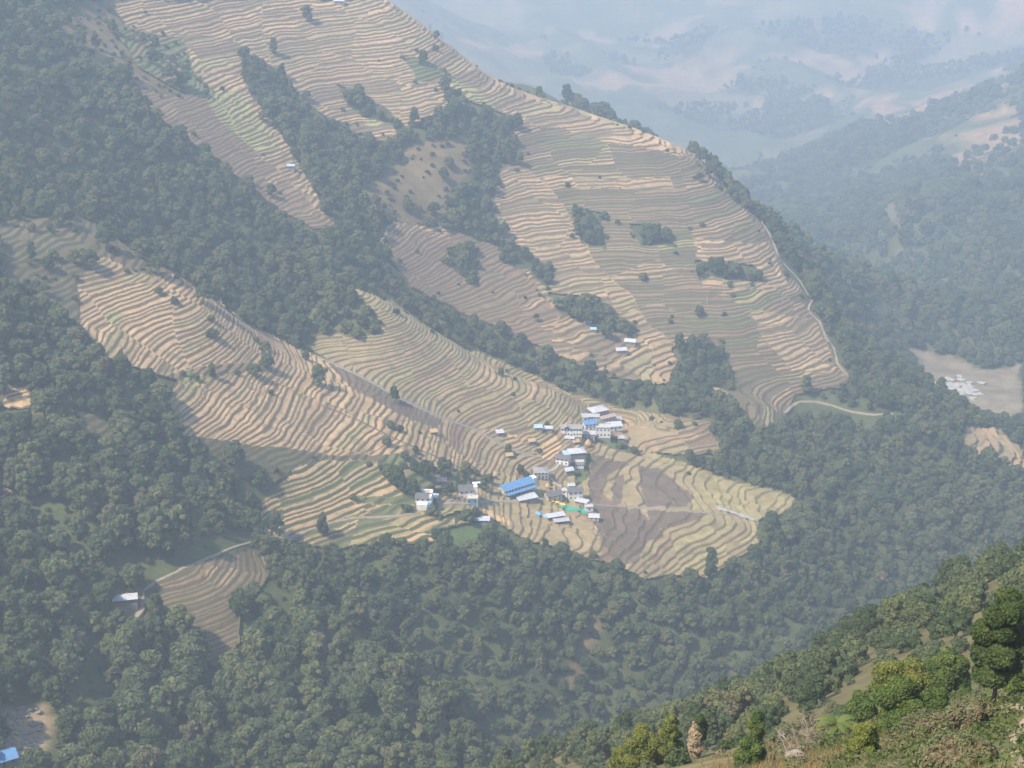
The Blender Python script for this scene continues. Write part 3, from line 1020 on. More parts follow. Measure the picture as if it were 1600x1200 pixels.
# kinds of the far forest: (name, crown, trunk, radius, height)
KINDS = []
for nm, R_, H_, nl, lf, args in [
    ("broadleaf_tree", 5.2, 11.0, 15, .60, dict(z0=.38)),
    ("broadleaf_tree", 4.6, 13.0, 14, .58, dict(z0=.3, lob=(.32, .46))),
    ("spreading_tree", 6.0, 10.0, 18, .60, dict(z0=.5, lob=(.26, .38), squash=.6)),
    ("slender_tree", 3.1, 13.5, 12, .50, dict(z0=.2, lob=(.38, .55), squash=1.0)),
    ("bushy_tree", 4.0, 6.5, 12, .55, dict(z0=.28, lob=(.34, .5)))]:
    kseed = len(KINDS) + 3
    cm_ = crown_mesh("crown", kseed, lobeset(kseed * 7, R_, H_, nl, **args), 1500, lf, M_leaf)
    tm_ = trunk_mesh("trunk", H_ * .8, .32, kseed)
    KINDS.append((nm, cm_, tm_, R_, H_))
bush_crown = crown_mesh("crown", 41, lobeset(9, 2.2, 3.0, 8, z0=.2, lob=(.38, .55)), 600, .32, M_leaf)
KINDS.append(("shrub", bush_crown, trunk_mesh("trunk", 1.6, .12, 8, 4), 2.2, 3.0))


def plant(kind, x, y, z, s, rz, label, group, cat='tree', sz=1.0, name=None):
    nm, cm_, tm_, R_, H_ = KINDS[kind]
    r = empty(name or nm, (x, y, z), rz)
    r.scale = (s, s, s * sz)
    tag(r, label, cat, group)
    for part, me in (("crown", cm_), ("trunk", tm_)):
        o = bpy.data.objects.new(part, me); C.objects.link(o); o.parent = r
    return r


def scatter(x0, x1, y0, y1, sp, seed):
    r = np.random.default_rng(seed)
    a = np.arange(x0, x1, sp); b = np.arange(y0, y1, sp * .87)
    A, B = np.meshgrid(a, b)
    A = A + (np.arange(len(b)) % 2)[:, None] * sp * .5
    A = A.ravel() + r.uniform(-.42, .42, A.size) * sp; B = B.ravel() + r.uniform(-.42, .42, B.size) * sp
    return A, B


P_ = []
# (region, spacing)
for (x0, x1, y0, y1, sp, seed) in [(-75, 480, 770, 1150, 7.2, 4), (-560, 700, 560, 1700, 7.6, 1), (-160, 420, 140, 560, 6.5, 2), (60, 1300, 1640, 3300, 15.0, 3), (25, 230, 5, 140, 5.0, 6), (100, 1700, 3300, 5000, 17.0, 5)]:
    X, Y = scatter(x0, x1, y0, y1, sp, seed)
    Z = gh(X, Y)
    ins = (np.abs(X) < .36 * Y + (140 if seed == 2 else 25))
    if seed == 6: ins = X > .36 * Y + 14
    X, Y, Z = X[ins], Y[ins], Z[ins]
    lb = landuse(X, Y, Z + 4.0)
    lb0 = landuse(X, Y, Z)
    dens = np.zeros(len(X))
    forest = (lb == FOREST) & (lb0 == FOREST)
    clump = .5 + .5 * vnoise(X, Y, 55, 50)
    dens[forest] = .93
    gorge = forest & (X > -70) & (X < 500) & (Y > 780) & (Y < 1140)
    dens[gorge] = .97
    dens[(lb == NEAR)] = .8
    dens[(lb == SPARSE)] = np.where(Y[lb == SPARSE] < 700, .05, .48)
    for tl_ in (UPPER, LEFT, TONGUE, LOW, UPDULL): dens[lb == tl_] = .012
    dens[(lb == SCRUB)] = .34
    dens[(lb == GREEN)] = .10
    dens[(lb == LEFTDULL)] = .28
    dens[lb == UPBR] = .03
    dens[lb == PLAT] = .0006
    dens[lb == FARTAN] = .12
    dens[lb == RIVER] = 0
    farr = (Y > 1640)
    dens = np.where(farr & forest, np.clip(.85 - np.clip(vnoise(X, Y, 300, 33) * 1.3 + vnoise(X, Y, 95, 34) * .7 - .35 + (Y - 3600) / 4000, 0, 1) * .8, .1, 1), dens)
    # ragged edges: bushes creep from the woods onto the outer fields
    jx, jy = project(X, Y, Z + 3)
    q1 = np.random.default_rng(seed + 50)
    jx = jx + q1.normal(0, 11, len(X)); jy = jy + q1.normal(0, 9, len(X))
    nb = LM[np.clip((jy / 2).astype(int), 0, LH - 1), np.clip((jx / 2).astype(int), 0, LW - 1)]
    edge = np.isin(lb, [UPPER, UPBR, UPDULL, LEFT, TONGUE, LOW, LOWL, LEFTDULL, PLAT]) & ((nb == FOREST) | (nb == SCRUB)) & (Y < 1640) & visible(X, Y, Z + 3)
    dens = np.where(edge, np.maximum(dens, .42), dens)
    u = hash01(X * .37, Y * .71, 4.0)
    if seed == 5: dens = np.where(dens > .55, dens, 0)
    if seed == 4: dens = np.where(gorge, .75, 0)
    keep = u < dens
    pmk = path_mask(X, Y, 5) * np.where((Y < 712) & (X < -140), .4, 1)
    if seed == 1:                     # keep the trail open on its downhill side
        for off in (4, 8, 12):
            pmk = np.maximum(pmk, path_mask(X, Y + off, 4) * (((Y < 860) & (X < -90) & ~((Y < 712) & (X < -140))) | ((X > 190) & (Y > 1120))))
    keep &= pmk < .45
    vx, vy = project(X, Y, Z)
    for hx, hy, hr in ((805, 770, 42), (925, 668, 48), (730, 775, 30), (666, 782, 22), (880, 775, 45), (890, 722, 30), (685, 742, 9), (978, 546, 18), (753, 815, 12), (196, 945, 16), (847, 742, 14), (1417, 646, 8)):
        keep &= ~(((vx - hx) ** 2 + ((vy - hy) * 1.6) ** 2 < hr ** 2) & visible(X, Y, Z + 3))
    for xx, yy, zz, l_ in zip(X[keep], Y[keep], Z[keep], lb[keep]):
        P_.append((xx, yy, zz, l_, seed))
TP = np.array(P_)
nT = len(TP)
rt = np.random.default_rng(99)
tx, ty, tz, tl, treg = TP.T
kind = rt.choice([0, 0, 0, 1, 1, 2, 2, 3, 4, 4], nT)
loc = vnoise(tx, ty, 60, 60)
kind = np.where((loc > .25) & (rt.random(nT) < .5), 2, kind)
kind = np.where((loc < -.35) & (rt.random(nT) < .5), 1, kind)
gorge = (tx > -70) & (ty > 780) & (ty < 1140)
kind = np.where(gorge & (rt.random(nT) < .3), 4, kind)
kind = np.where(treg == 4, np.where(rt.random(nT) < .5, 4, 5), kind)
kind = np.where(np.isin(tl, [SCRUB, LEFTDULL, UPDULL, UPBR, GREEN, SPARSE, UPPER, LEFT, TONGUE, LOW, PLAT]) & (rt.random(nT) < .75), 5, kind)
sc_ = rt.uniform(.5, 1.2, nT) * (1 + .2 * vnoise(tx, ty, 80, 61))
sc_ = np.where(treg == 3, sc_ * 1.75, np.where(treg == 5, sc_ * 1.5, sc_))
sc_ = np.where(gorge, sc_ * .97, sc_)
sc_ = np.where(ty < 560, sc_ * .6, sc_)
kind = np.where((ty < 560) & (rt.random(nT) < .45), 4, kind)
kind = np.where((ty < 245) | ((ty < 280) & (rt.random(nT) < .6)), 5, kind)
sc_ = np.where(ty < 260, sc_ * .8, sc_)
sc_ = np.where((treg == 1) & (ty < 800) & (tx < -20), sc_ * 1.4, sc_ * 1.08)
kill = (treg == 1) & (ty < 800) & (tx < -20) & (rt.random(nT) < .38)
sc_ = np.where(kill, .3, sc_)
szz = rt.uniform(.85, 1.2, nT)
rot = rt.uniform(0, 6.283, nT)
tz = surf(tx, ty) - .2
RK = np.array([k[3] for k in KINDS]); HK = np.array([k[4] for k in KINDS])
ppx, ppy = project(tx, ty, tz + 5)
inview = (ppx > -30) & (ppx < 1630) & (ppy > -30) & (ppy < 1230) & visible(tx, ty, tz + HK[kind] * sc_ * .7, .001)
size = np.where(inview, RK[kind] * sc_ / ty, 0)
size = np.where(kind == 5, size * .6, size)
indiv = np.zeros(nT, bool); indiv[np.argsort(-size)[:290]] = True
# solitary trees and shrubs standing on the terraces are always things of their own
KL = ["rounded broadleaf tree", "tall heaped-crown tree", "wide spreading tree", "slender upright tree", "low bushy tree", "small green shrub"]


def where(px, py, y):
    """the part of the picture's land a tree stands in, by things one can find"""
    if y < 560:
        row = "by the lip above the bottom edge" if py > 1080 else ("on the middle of the near slope" if py > 980 else "high on the near slope")
        side = "below the column shaped tree" if px < 1300 else ("around the round middle slope trees" if px < 1440 else "behind the tall dark tree")
        return row + " " + side, "trees on the near hillside"
    if py > 860 and px < 760:
        g = "trees of the lower forest"
        if px < 110: return "at the left edge above the bare rocky slope" if py > 1000 else "at the left edge beside the old track", g
        if px < 240: return "between the old track and the bottom edge" if py > 1060 else "just below the trailside shelter", g
        if px < 400: return "under the dull low terraces" if py > 1040 else "left of the dull low terraces", g
        if px < 560: return "in the bottom forest below the lowest terraces" if py > 1040 else "right of the dull low terraces", g
        return "on the spur above the bottom edge" if py > 1040 else "where the spur meets the gorge", g
    if px < 450:
        return ("above the trail to the white shed" if py > 700 else "in the high forest over the first spur"), "trees of the west forest"
    return "in the wooded gorge below the village plateau", "trees of the gorge"


for q in np.nonzero(indiv)[0]:
    wl, gl = where(ppx[q], ppy[q], ty[q])
    plant(int(kind[q]), tx[q], ty[q], tz[q], sc_[q], rot[q], KL[int(kind[q])] + " " + wl, ("shrubs: " if kind[q] == 5 else "") + gl,
          'shrub' if kind[q] == 5 else 'tree', szz[q])

protos = []
for k in range(6):
    o = next((o for o in bpy.data.objects if o.data is KINDS[k][1]), None)
    if o is None:
        o = plant(k, *[(-150.0, 700.0), (-150, 690), (-150, 680), (-150, 670), (-150, 660), (-150, 650)][k], float(gh(-150, 700)), 1, 0,
                  KL[k] + " in the lower forest", "trees of the lower forest").children[0]
    protos.append(o)


def forest_group():
    ng = bpy.data.node_groups.new("forest_scatter", 'GeometryNodeTree')
    ng.interface.new_socket("Geometry", in_out='INPUT', socket_type='NodeSocketGeometry')
    ng.interface.new_socket("Geometry", in_out='OUTPUT', socket_type='NodeSocketGeometry')
    gi = ng.nodes.new('NodeGroupInput'); go = ng.nodes.new('NodeGroupOutput')
    jn = ng.nodes.new('GeometryNodeJoinGeometry')

    def na(name, typ):
        a = ng.nodes.new('GeometryNodeInputNamedAttribute'); a.data_type = typ; a.inputs[0].default_value = name
        return next(o for o in a.outputs if o.enabled)
    kd = na('kind', 'FLOAT'); rv = na('rot', 'FLOAT_VECTOR'); sv = na('scl', 'FLOAT_VECTOR')
    for k, o in enumerate(protos):
        ob = ng.nodes.new('GeometryNodeObjectInfo'); ob.transform_space = 'ORIGINAL'
        ob.inputs['Object'].default_value = o; ob.inputs['As Instance'].default_value = True
        cp = ng.nodes.new('FunctionNodeCompare'); cp.data_type = 'FLOAT'; cp.operation = 'EQUAL'
        ng.links.new(kd, cp.inputs[0]); cp.inputs[1].default_value = float(k); cp.inputs['Epsilon'].default_value = .1
        ip = ng.nodes.new('GeometryNodeInstanceOnPoints')
        ng.links.new(gi.outputs[0], ip.inputs['Points']); ng.links.new(cp.outputs[0], ip.inputs['Selection'])
        ng.links.new(ob.outputs['Geometry'], ip.inputs['Instance'])
        ng.links.new(rv, ip.inputs['Rotation']); ng.links.new(sv, ip.inputs['Scale'])
        ng.links.new(ip.outputs[0], jn.inputs[0])
    ng.links.new(jn.outputs[0], go.inputs[0])
    return ng


NG = forest_group()


def forest(name, label, sel_):
    ii = np.nonzero(sel_)[0]
    me = bpy.data.meshes.new(name)
    me.vertices.add(len(ii)); me.vertices.foreach_set("co", np.c_[tx[ii], ty[ii], tz[ii]].astype(np.float32).ravel())
    me.update()
    attr(me, 'kind', 'FLOAT', 'POINT', kind[ii])
    attr(me, 'rot', 'FLOAT_VECTOR', 'POINT', np.c_[np.zeros(len(ii)), np.zeros(len(ii)), rot[ii]])
    attr(me, 'scl', 'FLOAT_VECTOR', 'POINT', np.c_[sc_[ii], sc_[ii], sc_[ii] * szz[ii]])
    o = bpy.data.objects.new(name, me); C.objects.link(o)
    md = o.modifiers.new("scatter", 'NODES'); md.node_group = NG
    tag(o, label, 'forest', kind='stuff')
    return o


restm = ~indiv
forest("forest", "dense green forest on the slope left of the village terraces", restm & (ty < 1640) & (tx < -70))
forest("forest", "wooded gorge and ridge around and below the village", restm & (ty < 1640) & (tx >= -70))
forest("forest", "hazy forest on the far side of the valley", restm & (ty >= 1640))
print("trees", nT)

# ------------------------------------------------------------------ village
M_white = plain("whitewash", (.74, .72, .68), .85, .18, .9)
M_cream = plain("cream_plaster", (.52, .46, .37), .85, .2, .9)
M_stonew = plain("rubble_wall", (.26, .235, .21), .9, .35, 1.6)
M_redw = plain("reddish_wall", (.34, .20, .16), .9, .25, 1.2)
M_bluew = plain("blue_painted_boards", (.10, .26, .42), .6, .2, 1.0)
M_glass = plain("dark_opening", (.03, .035, .045), .4, .2, 1.0, spec=.5)
M_frame = plain("window_frame_paint", (.20, .22, .26), .7, .2, 1.0)
M_post = plain("timber_post", (.16, .11, .07), .9, .3, 2.0)
M_tarpy = plain("yellow_tarp", (.75, .50, .05), .6, .15, .9)
M_tarpg = plain("green_tarp", (.04, .32, .20), .6, .25, .8)
M_tarpb = plain("blue_tarp", (.20, .42, .62), .6, .25, .8)
M_hay = plain("hay", (.46, .32, .17), .95, .25, 1.5)
M_rock = plain("grey_rock", (.24, .20, .16), .9, .3, 1.5)
M_rockw = plain("pale_river_boulder", (.36, .34, .31), .85, .2, .6)


def roof_mat(name, col, rib=True, rust=.0, metal=.15):
    """sheet roofing: ribs as fine relief along the slope plus rust and dirt"""
    m, n, b = nodes(name)
    tc = N(n, 'ShaderNodeTexCoord')
    f = noise(n, .9, 4)
    c = mix(n, mrange(n, f, .35, .7), tuple(v * .72 for v in col), col)
    if rust:
        f2 = noise(n, .5, 4)
        c = mix(n, mrange(n, f2, .55, .75, 0, rust), c, (.22, .13, .09))
    n.links.new(c, b.inputs['Base Color'])
    b.inputs['Roughness'].default_value = .5; b.inputs['Metallic'].default_value = metal
    w = N(n, 'ShaderNodeTexWave', wave_type='BANDS', bands_direction='X'); w.inputs['Scale'].default_value = 1.6
    n.links.new(tc.outputs['Object'], w.inputs[0])
    bp = N(n, 'ShaderNodeBump'); bp.inputs['Strength'].default_value = .35; bp.inputs['Distance'].default_value = .08
    n.links.new(w.outputs[1], bp.inputs['Height']); n.links.new(bp.outputs[0], b.inputs['Normal'])
    return m


R_tin = roof_mat("pale_tin_roof", (.48, .48, .49), rust=.6)
R_tinw = roof_mat("white_tin_roof", (.58, .58, .59), rust=.4)
R_blue = roof_mat("blue_tin_roof", (.12, .27, .50), metal=.05)
R_lblue = roof_mat("light_blue_tin_roof", (.40, .55, .68), metal=.05)
R_slate = plain("slate_roof", (.13, .125, .13), .8, .35, 1.4)
R_slatel = plain("pale_slate_roof", (.27, .26, .25), .85, .3, 1.3)
R_pink = roof_mat("rusty_pink_roof", (.50, .38, .34), rust=.6)
R_conc = plain("concrete_terrace", (.45, .43, .40), .9, .25, 1.0)


def box(x0, x1, y0, y1, z0, z1):
    V = [(x0, y0, z0), (x1, y0, z0), (x1, y1, z0), (x0, y1, z0), (x0, y0, z1), (x1, y0, z1), (x1, y1, z1), (x0, y1, z1)]
    Fh = [(0, 3, 2, 1), (4, 5, 6, 7), (0, 1, 5, 4), (1, 2, 6, 5), (2, 3, 7, 6), (3, 0, 4, 7)]
    return V, Fh


def meshp(name, pieces, mat, parent=None, loc=None, rz=0):
    V = []; Fh = []
    for v, f in pieces:
        o = len(V); V += v; Fh += [tuple(q + o for q in ff) for ff in f]
    me = bpy.data.meshes.new(name); me.from_pydata(V, [], Fh); me.materials.append(mat)
    ob = bpy.data.objects.new(name, me); C.objects.link(ob)
    if parent: ob.parent = parent
    if loc is not None: ob.location = loc
    ob.rotation_euler = (0, 0, rz)
    return ob


def roof_slabs(L, W, z, rise, over=.6, th=.14, kind='gable'):
    """pitched roofs with real thickness"""
    l = L / 2 + over; w = W / 2 + over
    if kind == 'gable':
        lo = z - rise * over / (W / 2)
        V = [(-l, -w, lo), (l, -w, lo), (l, 0, z + rise), (-l, 0, z + rise), (-l, w, lo), (l, w, lo)]
        V += [(a, b, c - th) for a, b, c in V]
        Fh = [(0, 1, 2, 3), (3, 2, 5, 4), (7, 6, 9, 8), (8, 9, 10, 11), (0, 6, 7, 1), (4, 5, 11, 10), (0, 3, 9, 6), (3, 4, 10, 9), (1, 7, 8, 2), (2, 8, 11, 5)]
        return [(V, Fh)]
    if kind == 'hip':
        lo = z - rise * over / (W / 2); r = max(.3, L / 2 - W / 2)
        V = [(-l, -w, lo), (l, -w, lo), (l, w, lo), (-l, w, lo), (-r, 0, z + rise), (r, 0, z + rise)]
        V += [(a, b, c - th) for a, b, c in V[:4]]
        Fh = [(0, 1, 5, 4), (1, 2, 5), (2, 3, 4, 5), (3, 0, 4), (0, 6, 7, 1), (1, 7, 8, 2), (2, 8, 9, 3), (3, 9, 6, 0), (6, 9, 8, 7)]
        return [(V, Fh)]
    if kind == 'mono':
        V = [(-l, -w, z), (l, -w, z), (l, w, z + rise), (-l, w, z + rise)]
        V += [(a, b, c - th) for a, b, c in V]
        Fh = [(0, 1, 2, 3), (7, 6, 5, 4), (0, 4, 5, 1), (1, 5, 6, 2), (2, 6, 7, 3), (3, 7, 4, 0)]
        return [(V, Fh)]
    # flat with parapet
    p = [box(-l + .3, l - .3, -w + .3, w - .3, z, z + .2)]
    e = .18
    for (a, b, c, d) in ((-l + .3, l - .3, -w + .3, -w + .3 + e), (-l + .3, l - .3, w - .3 - e, w - .3), (-l + .3, -l + .3 + e, -w + .3 + e, w - .3 - e), (l - .3 - e, l - .3, -w + .3 + e, w - .3 - e)):
        p.append(box(a, b, c, d, z + .203, z + .75))
    return p


_WF = {}


def window_data(w, h):
    k = (w, h)
    if k not in _WF:
        e = .12
        fr = [box(-w / 2, w / 2, -.07, .04, -h / 2, -h / 2 + e), box(-w / 2, w / 2, -.07, .04, h / 2 - e, h / 2),
              box(-w / 2, -w / 2 + e, -.07, .04, -h / 2 + e, h / 2 - e), box(w / 2 - e, w / 2, -.07, .04, -h / 2 + e, h / 2 - e),
              box(-.04, .04, -.06, .03, -h / 2 + e, h / 2 - e)]
        V = []; Fh = []
        for v, f in fr:
            o = len(V); V += v; Fh += [tuple(q + o for q in ff) for ff in f]
        a = bpy.data.meshes.new("window"); a.from_pydata(V, [], Fh); a.materials.append(M_frame)
        V, Fh = box(-w / 2 + e, w / 2 - e, -.03, .02, -h / 2 + e, h / 2 - e)
        b = bpy.data.meshes.new("pane"); b.from_pydata(V, [], Fh); b.materials.append(M_glass)
        _WF[k] = (a, b)
    return _WF[k]


def add_window(parent, x, y, z, w=1.2, h=1.3, rz=0.0):
    a, b = window_data(w, h)
    o = bpy.data.objects.new("window", a); C.objects.link(o); o.parent = parent; o.location = (x, y, z); o.rotation_euler = (0, 0, rz)
    p = bpy.data.objects.new("pane", b); C.objects.link(p); p.parent = o


def house(px, py, L, W, H, rz, roof, wall, rmat, label, name='house', cat='house', rise=None, storeys=2, nwin=3, veranda=False, group=None,
          side_win=1, door=True, post=False):
    x, y, z = cast(px, py)
    z = float(surf(x, y)[0])
    a = math.radians(rz)
    # footing: stand on the highest corner so no bank swallows the house
    cs = [(math.cos(a) * u - math.sin(a) * v, math.sin(a) * u + math.cos(a) * v) for u in (-L / 2, 0, L / 2) for v in (-W / 2, 0, W / 2)]
    zs = [float(surf(x + p, y + q)[0]) for p, q in cs]
    z = np.mean(zs) * .5 + z * .5 + .2
    r = empty(name, (x, y, z), a)
    tag(r, label, cat, group)
    dz = z - min(zs) + .8
    meshp("foundation", [box(-L / 2 - .15, L / 2 + .15, -W / 2 - .15, W / 2 + .15, -dz, .02)], M_stonew, r)
    if post:
        meshp("wall", [box(-L / 2 + .2, L / 2 - .2, W / 2 - .35, W / 2 - .1, .021, H)], wall, r)
        for u in (-L / 2 + .3, 0, L / 2 - .3):
            meshp("post", [box(u - .1, u + .1, -W / 2 + .1, -W / 2 + .3, .021, H - .05)], M_post, r)
    else:
        ps = [box(-L / 2, L / 2, -W / 2, W / 2, .021, H)]
        rs = rise if rise is not None else W * .25
        if roof == 'gable':      # gable triangles
            for s in (-1, 1):
                xx = s * (L / 2 - .01); t = .2
                V = [(xx, -W / 2 + .1, H), (xx, W / 2 - .1, H), (xx, 0, H + rs - .2), (xx - s * t, -W / 2 + .1, H), (xx - s * t, W / 2 - .1, H), (xx - s * t, 0, H + rs - .2)]
                ps.append((V, [(0, 1, 2), (3, 5, 4), (0, 3, 4, 1), (1, 4, 5, 2), (2, 5, 3, 0)]))
        meshp("wall", ps, wall, r)
        sh = H / storeys
        for s in range(storeys):
            for k in range(nwin):
                u = -L / 2 + (k + .5) * L / nwin
                if s == 0 and door and k == nwin // 2:
                    d = meshp("door", [box(u - .5, u + .5, -W / 2 - .06, -W / 2 + .03, .03, min(2.1, sh - .3))], M_post, r)
                    continue
                add_window(r, u, -W / 2, s * sh + sh * .58, 1.15, min(1.3, sh * .5))
            for k in range(side_win):
                v = -W / 2 + (k + .5) * W / side_win
                add_window(r, L / 2, v, s * sh + sh * .58, 1.1, min(1.2, sh * .5), math.pi / 2)
                add_window(r, -L / 2, v, s * sh + sh * .58, 1.1, min(1.2, sh * .5), -math.pi / 2)
    if veranda:
        ps = [box(-L / 2, L / 2, -W / 2 - 1.4, -W / 2 - .08, H / 2 - .1, H / 2 + .05)]
        meshp("veranda_floor", ps, R_conc, r)
        nb = max(3, int(L / 2.2))
        for k in range(nb + 1):
            u = -L / 2 + .1 + k * (L - .2) / nb
            meshp("post", [box(u - .09, u + .09, -W / 2 - 1.38, -W / 2 - 1.2, -.3, H - .1)], M_white, r)
        meshp("railing", [box(-L / 2, L / 2, -W / 2 - 1.42, -W / 2 - 1.385, H / 2 + .9, H / 2 + 1.0), box(-L / 2, L / 2, -W / 2 - 1.42, -W / 2 - 1.385, H / 2 + .4, H / 2 + .47)], M_bluew, r)
    rs = rise if rise is not None else W * .25
    meshp("roof", roof_slabs(L, W + (1.4 if veranda else 0), H + .003, rs, kind=roof), rmat, r)
    return r


HG_ = "houses of the village"
h = house(806, 772, 24, 7.5, 6.0, 36, 'gable', M_cream, R_blue, "long lodge with a bright blue tin roof and a balcony, in the lower village", 'lodge', 'lodge', nwin=9, veranda=True, rise=2.0)
# the blue awning below the balcony and the pale stone gable at the far end
meshp("awning", roof_slabs(23, 2.2, 3.1, .7, over=.1, kind='mono'), R_blue, h, loc=(0, -6.3, .3))
meshp("gable_tower", [box(-1.6, 1.6, -2.4, 2.4, .03, 7.6)], M_white, h, loc=(13.8, -.4, 0))
house(823, 786, 13, 5.5, 2.7, 24, 'mono', M_stonew, R_tinw, "low shed with a pale tin roof in front of the blue roofed lodge", 'shed', 'shed', storeys=1, nwin=3, rise=.9)
house(845, 747, 9.5, 7, 5.2, 2, 'hip', M_white, R_slatel, "grey roofed house with a white balcony front, by the bend of the paved lane", nwin=4, veranda=True)
house(880, 727, 9, 6.5, 4.8, -18, 'gable', M_white, R_slate, "dark slate roofed white house beside the paved lane", nwin=3)
h = house(901, 718, 11, 8, 6, 12, 'hip', M_stonew, R_tinw, "stone house with a broad whitish tin roof above the paved lane", nwin=4, rise=1.8)
meshp("lean_to_roof", roof_slabs(4.5, 6, 4.6, .8, over=.2, kind='mono'), R_lblue, h, loc=(-7.6, 0, 0))
house(905, 731, 6, 4, 4.6, 4, 'flat', M_white, R_conc, "small white annex with tall dark openings below the broad tin roof", 'annex', 'house', storeys=1, nwin=4, door=False)
house(888, 742, 5.5, 5, 2.8, 24, 'gable', M_stonew, R_tinw, "small stand-alone shed with a white gable roof on the green plot", 'shed', 'shed', storeys=1, nwin=2)
h = house(898, 781, 9.5, 7, 6.4, 8, 'gable', M_white, R_slate, "two storey white house with a dark slate roof next to the green tarp", nwin=3)
meshp("attic_room", [box(-2.2, 2.2, -1.5, 1.5, 0, 2.2)], M_white, h, loc=(-2.2, 1.6, 6.9)); meshp("attic_roof", roof_slabs(4.4, 3.2, 2.2, .4, over=.3, kind='mono'), R_tinw, h, loc=(-2.2, 1.6, 6.9))
house(864, 783, 10, 7, 4.6, 22, 'gable', M_cream, R_slate, "low stone house with a dark roof left of the yellow tarp", nwin=3)
house(882, 778, 4.6, 4.5, 4.4, -12, 'flat', M_white, R_conc, "narrow white walled building between two dark roofed houses", 'outbuilding', 'house', storeys=2, nwin=1, side_win=0, door=False)
house(909, 791, 8, 4, 2.6, -28, 'mono', M_stonew, R_tinw, "tin roofed shelter slanting down beside the green tarp", 'shelter', 'shed', storeys=1, nwin=2, rise=.7)
house(920, 801, 5, 4, 3.0, 10, 'flat', M_white, R_conc, "tiny white outhouse at the right end of the green tarp", 'outhouse', 'shed', storeys=1, nwin=1, door=False)
house(928, 815, 6.2, 4, 2.3, -3, 'mono', M_white, R_tinw, "white box shed alone at the edge of the ploughed field", 'shed', 'shed', storeys=1, nwin=2, rise=.6)
house(868, 814, 11.5, 3.6, 2.4, 20, 'mono', M_white, R_tinw, "long field shed with a white tin roof beside the blue tarp", 'shed', 'shed', rise=.8, post=True)
house(877, 820, 9.5, 3.4, 1.9, 14, 'mono', M_stonew, R_tin, "grey tin lean-to standing in front of the long field shed", 'lean_to', 'shed', rise=.5, post=True)
# upper cluster
house(934, 652, 13.5, 10, 5.2, 28, 'hip', M_redw, R_tinw, "big house with a wide white tin roof at the top of the village", nwin=5, rise=1.9)
h = house(893, 682, 14.5, 7, 6.4, -3, 'gable', M_white, R_slatel, "long two storey white house with grey double roof, left end of the upper houses", nwin=7, rise=1.6)
meshp("cross_gable", roof_slabs(7.5, 5, 6.4, 1.7, over=.3, kind='gable'), R_slatel, h, loc=(-3.2, -1.0, .15), rz=math.pi / 2)
house(921, 672, 8.5, 6, 4.6, 14, 'gable', M_white, R_blue, "house with a bright blue roof in the middle of the upper houses", nwin=3)
house(942, 684, 10.5, 7, 7.6, -3, 'flat', M_white, R_conc, "white flat roofed guest house with two rows of dark windows", 'guest_house', 'house', nwin=4, side_win=2, door=False)
house(921, 687, 7.5, 6, 4.0, -6, 'gable', M_cream, R_tin, "grey roofed low house left of the white flat roofed guest house", nwin=3)
house(927, 660, 8, 5, 4.2, 0, 'gable', M_white, R_tin, "white fronted house directly under the widest tin roof", nwin=4)
house(914, 659, 4, 4, 3.2, 10, 'mono', M_white, R_tin, "little pale hut left of the blue roofed upper house", 'hut', 'hut', storeys=1, nwin=1)
house(948, 662, 13, 5, 4.4, 33, 'gable', M_cream, R_pink, "long house with a rusty pink roof slanting uphill", nwin=4, rise=1.1)
house(957, 674, 13, 5.5, 3.6, 12, 'mono', M_white, R_tinw, "wide pale tin roofed house behind the guest house", nwin=4, storeys=1, rise=1.3)
house(963, 662, 8, 4, 3.0, 16, 'mono', M_cream, R_tin, "tin roofed shed at the right end of the upper houses", 'shed', 'shed', storeys=1, nwin=2, rise=.8)
house(890, 690, 6, 3, 1.8, -5, 'mono', M_white, R_tinw, "low white lean-to at the foot of the long two storey white house", 'lean_to', 'shed', storeys=1, nwin=2, rise=.4)
house(970, 692, 4, 3, 2.2, 0, 'mono', M_stonew, R_tin, "small dark hut in the bushes right of the guest house", 'hut', 'hut', storeys=1, nwin=1)
# left groups
h = house(728, 777, 9, 8, 5.4, 8, 'gable', M_white, R_slate, "white house with a steep dark slate roof, the left neighbour of the blue roofed lodge", nwin=3, rise=2.4)
meshp("side_wing", [box(-1.2, 1.2, -3.4, 3.4, .03, 7.4)], M_white, h, loc=(5.9, -.2, 0)); meshp("wing_roof", [box(-1.5, 3.6, -.9, 1.2, 7.403, 7.75)], M_white, h, loc=(5.9, 2.0, 0))
h = house(738, 789, 7, 5, 3.6, 2, 'flat', M_bluew, M_cream, "cream topped porch with blue walls on white posts", 'porch', 'porch', storeys=1, nwin=2, door=False)
for u in (-3.1, 3.1):
    meshp("post", [box(u - .15, u + .15, -3.1, -2.8, -1.5, 3.5)], M_white, h)
h = house(662, 789, 9, 8, 5.2, -4, 'gable', M_white, R_slate, "leftmost white house with a dark roof at the top of the low terraces", nwin=3, rise=1.8)
meshp("parapet", [box(-4.8, 5.4, 3.9, 4.9, .03, 7.2), box(4.0, 5.4, -4.2, 3.897, .03, 6.6)], M_white, h)
meshp("front_room", [box(-3.5, 3.0, -7.4, -4.03, -1.6, 2.4)], M_white, h); meshp("blue_wall", [box(3.003, 5.0, -7.2, -4.05, -1.6, 2.6)], M_bluew, h)
house(677, 784, 5, 4, 3.6, -14, 'mono', M_bluew, R_tinw, "small blue walled annex behind the leftmost white house", 'annex', 'house', storeys=1, nwin=2, rise=.6)
house(686, 745, 6, 3.4, 2.2, 0, 'mono', M_stonew, R_tinw, "open shed with a white roof in the bushes above the leftmost houses", 'shed', 'shed', rise=.3, post=True)
